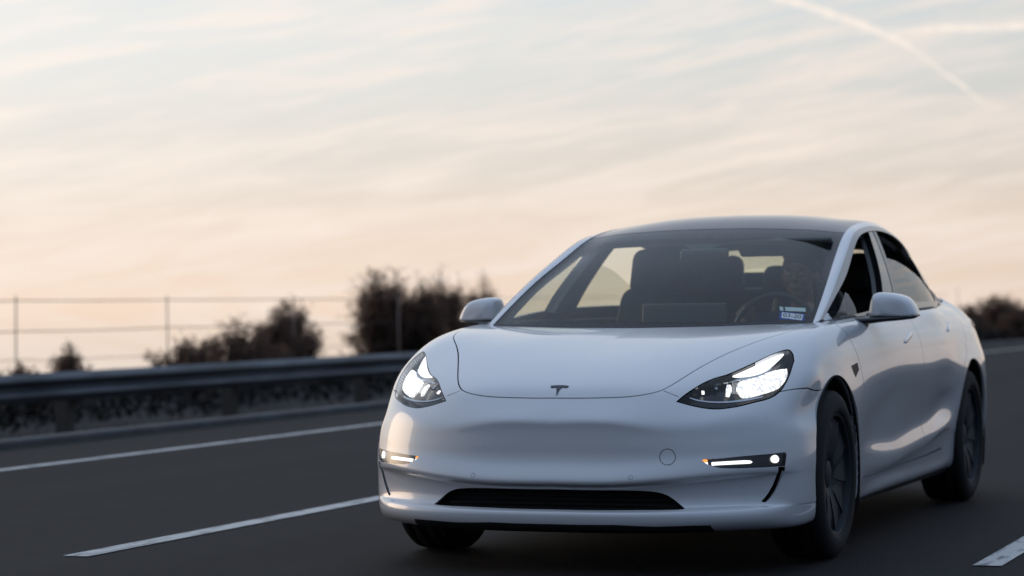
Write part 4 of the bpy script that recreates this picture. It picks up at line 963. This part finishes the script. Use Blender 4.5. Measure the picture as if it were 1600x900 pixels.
# ---- mirrors ----
def se(a,k): c,s=math.cos(a),math.sin(a); return (abs(c)**k*(1 if c>0 else -1),abs(s)**k*(1 if s>0 else -1))
CAP=[(.845,.949),(.851,.985),(.860,1.030),(.868,1.048),(.885,1.056),(.918,1.055),(.950,1.051),(.978,1.045),(1.002,1.036),(1.020,1.022),(1.034,1.002),(1.044,.982),(1.052,.960),(1.051,.951),(1.042,.947),(1.0,.9465),(.94,.946),(.88,.947)]
CAPd=chaikin(CAP,True,2,70); cc_=np.array([.955,.985])
for s in(1,-1):
    rings=[]
    for y,k_ in((.750,.45),(.752,.70),(.757,.83),(.767,.915),(.785,.965),(.815,.99),(.845,1.0),(.875,.985),(.885,.965)):
        rings.append([(s*(cc_[0]+(a[0]-cc_[0])*k_+.10*(.80-y)*(1 if y<.8 else 0)*-.6),y+.10*abs(a[0]-.86),cc_[1]+(a[1]-cc_[1])*k_-(1-k_)*.012) for a in CAPd])
    V,F=loft(rings); mi=mk('door_mirror',V,F,BP,car,True); b=bmesh.new();b.from_mesh(mi.data);bmesh.ops.recalc_face_normals(b,faces=b.faces);b.to_mesh(mi.data);b.free()
    rg2=[]
    for y,k_ in((.886,.93),(.889,.90)): rg2.append([(s*(cc_[0]+(a[0]-cc_[0])*k_),y+.10*abs(a[0]-.86),cc_[1]+(a[1]-cc_[1])*k_) for a in CAPd])
    V,F=loft(rg2); mk('mirror_glass',V,F,M['chrome'],mi,False)
    arm=MB(); rr=[]
    for (x,y,z,h,dy) in((.735,.70,.918,.030,.05),(.775,.72,.924,.026,.05),(.84,.76,.933,.016,.055),(.92,.79,.9395,.012,.058),(.99,.805,.9435,.010,.052),(1.035,.81,.9475,.008,.040),(1.050,.815,.951,.004,.02)):
        rr.append([(s*x,y+dy*se(2*math.pi*i/16,.8)[0]+.10*max(0,x-.86),z+h*se(2*math.pi*i/16,.8)[1]) for i in range(16)])
    V,F=loft(rr); o=mk('mirror_arm',V,F,M['gloss'],mi,True); b=bmesh.new();b.from_mesh(o.data);bmesh.ops.recalc_face_normals(b,faces=b.faces);b.to_mesh(o.data);b.free()
# ---- wheels ----
def wheel(x,y,s):
    w0=-.1175; prof=[(-.085,.228),(-.112,.240),(-.1175,.262),(-.116,.290),(-.105,.318),(-.090,.3300),(-.066,.3335),(-.062,.327),(-.056,.327),(-.052,.334),(-.012,.3342),(-.008,.327),(.002,.327),(.006,.3342),(.050,.334),(.054,.327),(.060,.327),(.064,.3335),(.090,.330),(.105,.318),(.1165,.290),(.1185,.262),(.113,.246),(.100,.238),(.085,.230)]
    wm=MB()
    # rim: lip, dish and five double spokes with aero blades
    wm.lathe([(.092,.236),(.103,.244),(.106,.240),(.104,.232),(.085,.226),(.03,.218),(-.09,.214)],(0,0,0),n=72)
    for k in range(10):
        a=2*math.pi*k/10; da=0
        V=[]
        for r,hw,xx in((.045,.32,.064),(.11,.27,.080),(.17,.24,.088),(.225,.20,.090)):
            for t in(-1,1):
                an=a+t*hw; 
                V.append((xx-.006*(t>0),r*math.cos(an),r*math.sin(an)))
        for r,hw,xx in((.045,.32,.035),(.11,.27,.05),(.17,.24,.06),(.225,.20,.065)):
            for t in(-1,1):
                an=a+t*hw; V.append((xx,r*math.cos(an),r*math.sin(an)))
        F=[]
        for j in range(3): F+=[(2*j,2*j+1,2*j+3,2*j+2),(8+2*j,8+2*j+2,8+2*j+3,8+2*j+1),(2*j,2*j+2,8+2*j+2,8+2*j),(2*j+1,8+2*j+1,8+2*j+3,2*j+3)]
        wm.add(V,F)
    wm.lathe([(.050,.0),(.052,.03),(.070,.052),(.074,.040),(.076,.02),(.077,.001)],(0,0,0),n=32)
    wm.V=[(x+s*v[0],y+v[1],.334+v[2]) for v in wm.V]
    wh=wm.build('wheel',M['rim'],car,True)
    md=wh.modifiers.new('e','EDGE_SPLIT');md.split_angle=R(35)
    ty=MB().lathe(prof,(0,0,0),n=96); ty.V=[(x+s*v[0],y+v[1],max(.002,.334+v[2])) for v in ty.V]; ty.build('tyre',M['tyre'],wh)
    dk=MB().lathe([(.03,.04),(.070,.06),(.082,.165),(.084,.222),(.03,.224)],(0,0,0),n=48); dk.V=[(x+s*v[0],y+v[1],.334+v[2]) for v in dk.V]; dk.build('wheel_cover',M['disc'],wh)
    return wh
for s in(1,-1):
    for y in(0,2.875): wheel(s*.787,y,s)


# ================= cabin interior =================
def rbox(name,c,d,r,m,parent,rot=None,sub=0,taper=None,label=None):
    """rounded box: bevelled cube, optional taper of its top (x scale, y shift)"""
    bmx=bmesh.new(); bmesh.ops.create_cube(bmx,size=1)
    for v in bmx.verts:
        v.co.x*=d[0];v.co.y*=d[1];v.co.z*=d[2]
        if taper and v.co.z>0: v.co.x*=taper[0]; v.co.y+=taper[1]
    bmesh.ops.bevel(bmx,geom=bmx.edges[:],offset=r,segments=4,profile=.5,affect='EDGES')
    if rot is not None: bmx.transform(rot.to_4x4())
    bmx.transform(Matrix.Translation(c)); V=[v.co[:] for v in bmx.verts];F=[tuple(v.index for v in f.verts) for f in bmx.faces]; bmx.free()
    return mk(name,V,F,m,parent,True,label=label)
def seat(x,y):
    s=rbox('seat',(x,y-.02,.50),(.52,.56,.20),.06,M['seat'],car)
    rbox('backrest',(x,y+.29,.80),(.50,.15,.60),.065,M['seat'],s,Euler((R(-12),0,0)).to_matrix(),taper=(.62,0))
    rbox('headrest',(x,y+.375,1.165),(.27,.11,.23),.054,M['seat'],s,Euler((R(-8),0,0)).to_matrix(),taper=(.86,0))
seat(-.355,1.22); seat(.375,1.30)
rb=rbox('rear_bench',(0,2.25,.50),(1.28,.55,.20),.06,M['seat'],car)
rbox('backrest',(0,2.62,.80),(1.26,.16,.60),.06,M['seat'],rb,Euler((R(-20),0,0)).to_matrix())
for x,z in((-.335,1.155),(0,1.10),(.34,1.155)): rbox('headrest',(x,2.63,z),(.25,.10,.21),.045,M['seat'],rb,Euler((R(-10),0,0)).to_matrix(),taper=(.88,0))
rbox('parcel_shelf',(0,3.05,1.035),(1.16,.55,.03),.01,M['dash'],car)
dsh=rbox('dashboard',(0,.72,.80),(1.36,.62,.20),.05,M['dash'],car,taper=(.96,0))
rbox('dash_pad',(0,.60,.895),(1.30,.36,.03),.012,M['dash'],dsh)
scn=rbox('touch_screen',(.02,.80,.905),(.385,.018,.225),.008,M['gloss'],car,Euler((R(-6),0,0)).to_matrix())
# steering wheel
sw=MB();Cn=Vector((.375,.985,.885));tl=Euler((R(-24),0,0)).to_matrix();pts=[]
for i in range(49):
    a=2*math.pi*i/48; pts.append(Cn+tl@Vector((.180*math.cos(a),0,.180*math.sin(a))))
sw.tube(pts,.0145,10,False); stw=sw.build('steering_wheel',M['seat'],car)
hb=MB(); hb.lathe([(-.02,0.001),(-.02,.05),(.02,.055),(.022,.001)],(0,0,0),n=24); hb.V=[tuple(Cn+tl@Vector((v[1],v[0],v[2]))) for v in hb.V]; hb.build('airbag_hub',M['dash'],stw)
sk=MB()
for a in(0,math.pi,-math.pi/2): sk.tube([Cn+tl@Vector((.045*math.cos(a),0,.045*math.sin(a))),Cn+tl@Vector((.178*math.cos(a),0,.178*math.sin(a)))],[.016,.011],6)
sk.build('spoke',M['dash'],stw)
ar=MB(); ar.tube([Cn+tl@Vector((.180*math.cos(a),-.0155,.180*math.sin(a))) for a in np.linspace(R(140),R(188),12)],.0025,5); ar.build('rim_highlight',M['satin'],stw)  # metal arc added as the highlight where light catches the wheel's left side
# rear-view mirror and its mount
rm=rbox('inner_mirror',(.03,1.10,1.235),(.225,.035,.055),.014,M['gloss'],car)
mo=MB();mo.add([(-.09,1.13,1.285),(.11,1.13,1.285),(.015,1.10,1.245),(-.09,1.18,1.292),(.11,1.18,1.292),(.015,1.12,1.245)],[(0,1,2),(5,4,3),(0,3,4,1),(1,4,5,2),(2,5,3,0)]); mo.build('mirror_mount',M['gloss'],rm,False)
# sun visor folded partly down above the driver
rbox('sun_visor',(.365,1.26,1.268),(.46,.022,.135),.010,M['trim'],car,Euler((R(58),0,R(-3))).to_matrix())
# door inner pads and floor
for s in(1,-1):
    rbox('door_lining',(s*.765,1.45,.74),(.06,1.9,.42),.02,M['dash'],car)
rbox('cabin_floor',(0,1.6,.36),(1.5,2.6,.04),.01,M['liner'],car)
# ================= the driver =================
per=empty('person',(.375,1.42,.60),'driver with short dark hair and dark shirt seated behind the steering wheel','person')
def remeshed(name,mb_list,m,vox,parent,smooth=4):
    V=[];F=[]
    for mb_ in mb_list:
        k=len(V);V+=mb_.V;F+=[tuple(i+k for i in f) for f in mb_.F]
    o=mk(name,V,F,m,parent,True)
    b=bmesh.new();b.from_mesh(o.data);bmesh.ops.recalc_face_normals(b,faces=b.faces);b.to_mesh(o.data);b.free()
    md=o.modifiers.new('r','REMESH');md.mode='VOXEL';md.voxel_size=vox;md.use_smooth_shade=True
    md=o.modifiers.new('s','SMOOTH');md.factor=.5;md.iterations=smooth
    return o
def blob(c,r,n=20,rot=None):
    mb_=MB();V=[];F=[];c=Vector(c)
    for i in range(n+1):
        th=math.pi*i/n
        for k in range(n*2):
            a=math.pi*k/n; v=Vector((r[0]*math.sin(th)*math.cos(a),r[1]*math.sin(th)*math.sin(a),r[2]*math.cos(th)))
            if rot is not None: v=rot@v
            V.append(c+v)
    m2=n*2
    for i in range(n):
        for k in range(m2): F.append((i*m2+k,i*m2+(k+1)%m2,(i+1)*m2+(k+1)%m2,(i+1)*m2+k))
    return mb_.add(V,F)
H=Vector((.392,1.40,1.135))   # head centre, face towards -Y
bodyp=[]
def hd_(c,r): bodyp.append(blob(H+Vector(c),r))
hd_((0,.012,.022),(.074,.094,.088)); hd_((0,-.008,-.035),(.058,.074,.072)); hd_((0,-.045,-.078),(.030,.030,.024))
hd_((0,-.088,-.012),(.0125,.020,.018)); hd_((0,-.082,.008),(.009,.012,.026)); hd_((0,-.078,.030),(.050,.016,.010))
hd_((0,-.080,-.048),(.024,.010,.006)); hd_((0,-.078,-.058),(.020,.009,.006)); hd_((.036,-.060,-.018),(.020,.02,.022)); hd_((-.036,-.060,-.018),(.020,.02,.022))
for s in(1,-1): hd_((s*.078,.012,-.008),(.010,.020,.030))
nk=MB().tube([H+Vector((0,.03,-.04)),H+Vector((0,.05,-.12)),H+Vector((0,.07,-.18))],[.052,.053,.062],16); bodyp.append(nk)
tor_=MB().tube([(.375,1.50,.95),(.375,1.52,.82),(.375,1.50,.66),(.375,1.46,.56)],[.12,.14,.135,.14],16); bodyp.append(tor_)
hands=[]
for s,hx,ang in((1,.375+.165,R(38)),(-1,.375-.165,R(142))):
    sh=Vector((.375+s*.185,1.49,.93)); hand=Cn+tl@Vector((.180*math.cos(ang),.03,.180*math.sin(ang))); elb=Vector((.375+s*.25,1.27,.76))
    arm=MB().tube([sh,sh.lerp(elb,.5),elb,elb.lerp(hand,.5),hand+Vector((0,.05,-.01))],[.050,.046,.040,.034,.026],12); bodyp.append(arm)
    palm=hand+Vector((0,.022,0)); tg=(tl@Vector((-math.sin(ang),0,math.cos(ang)))).normalized(); outw=(tl@Vector((math.cos(ang),0,math.sin(ang)))).normalized()
    bodyp.append(MB().tube([palm-tg*.036,palm+tg*.036],[.020,.018],10)); bodyp.append(blob(palm+Vector((0,.012,0)),(.030,.022,.036),10))
    for k,(o_,ln) in enumerate(((-.030,.85),(-.010,1.0),(.010,1.05),(.030,.95))):
        b0=palm+tg*o_+outw*.012; f=MB().tube([b0,b0+outw*.018*ln+Vector((0,-.016,0)),b0+outw*.010*ln+Vector((0,-.040*ln,0)),b0-outw*.014*ln+Vector((0,-.046*ln,0))],[.0088,.0085,.008,.0065],8); bodyp.append(f)
    th=palm+tg*.030-outw*.012; bodyp.append(MB().tube([th,th+tg*.016-outw*.014+Vector((0,-.014,0)),th+tg*.030-outw*.012+Vector((0,-.030,0))],[.0105,.0095,.0075],8))
    hands.append((sh,elb,hand))
remeshed('body',bodyp,M['skin'],.0055,per,2)
hr=[blob(H+Vector((0,.022,.040)),(.083,.096,.088)),blob(H+Vector((0,-.020,.098)),(.066,.056,.030)),blob(H+Vector((-.02,-.055,.088)),(.045,.030,.020)),blob(H+Vector((0,.060,-.020)),(.072,.052,.070))]
remeshed('hair',hr,M['hair'],.008,per,2)
sp_=[MB().tube([(.375,1.505,.965),(.375,1.515,.90),(.375,1.52,.80),(.375,1.50,.62)],[.085,.150,.158,.155],20),blob((.375,1.50,.925),(.215,.085,.065)),MB().tube([H+Vector((0,.06,-.135)),H+Vector((0,.075,-.18))],[.062,.075],16)]
for sh,elb,hand in hands: sp_.append(MB().tube([sh,sh.lerp(elb,.55),elb],[.064,.058,.052],12)); sp_.append(MB().tube([elb,elb.lerp(hand,.45)],[.052,.044],12))
remeshed('shirt',sp_,M['shirt'],.010,per,3)
for s in(1,-1):
    mk('eye',*(lambda q:(q.V,q.F))(blob(H+Vector((s*.030,-.0745,.010)),(.012,.010,.0085),10)),mat('eye',(.35,.33,.31),.3),per,True)
    mk('eyebrow',*(lambda q:(q.V,q.F))(blob(H+Vector((s*.031,-.0890,.031)),(.019,.006,.0045),8)),M['hair'],per,True)
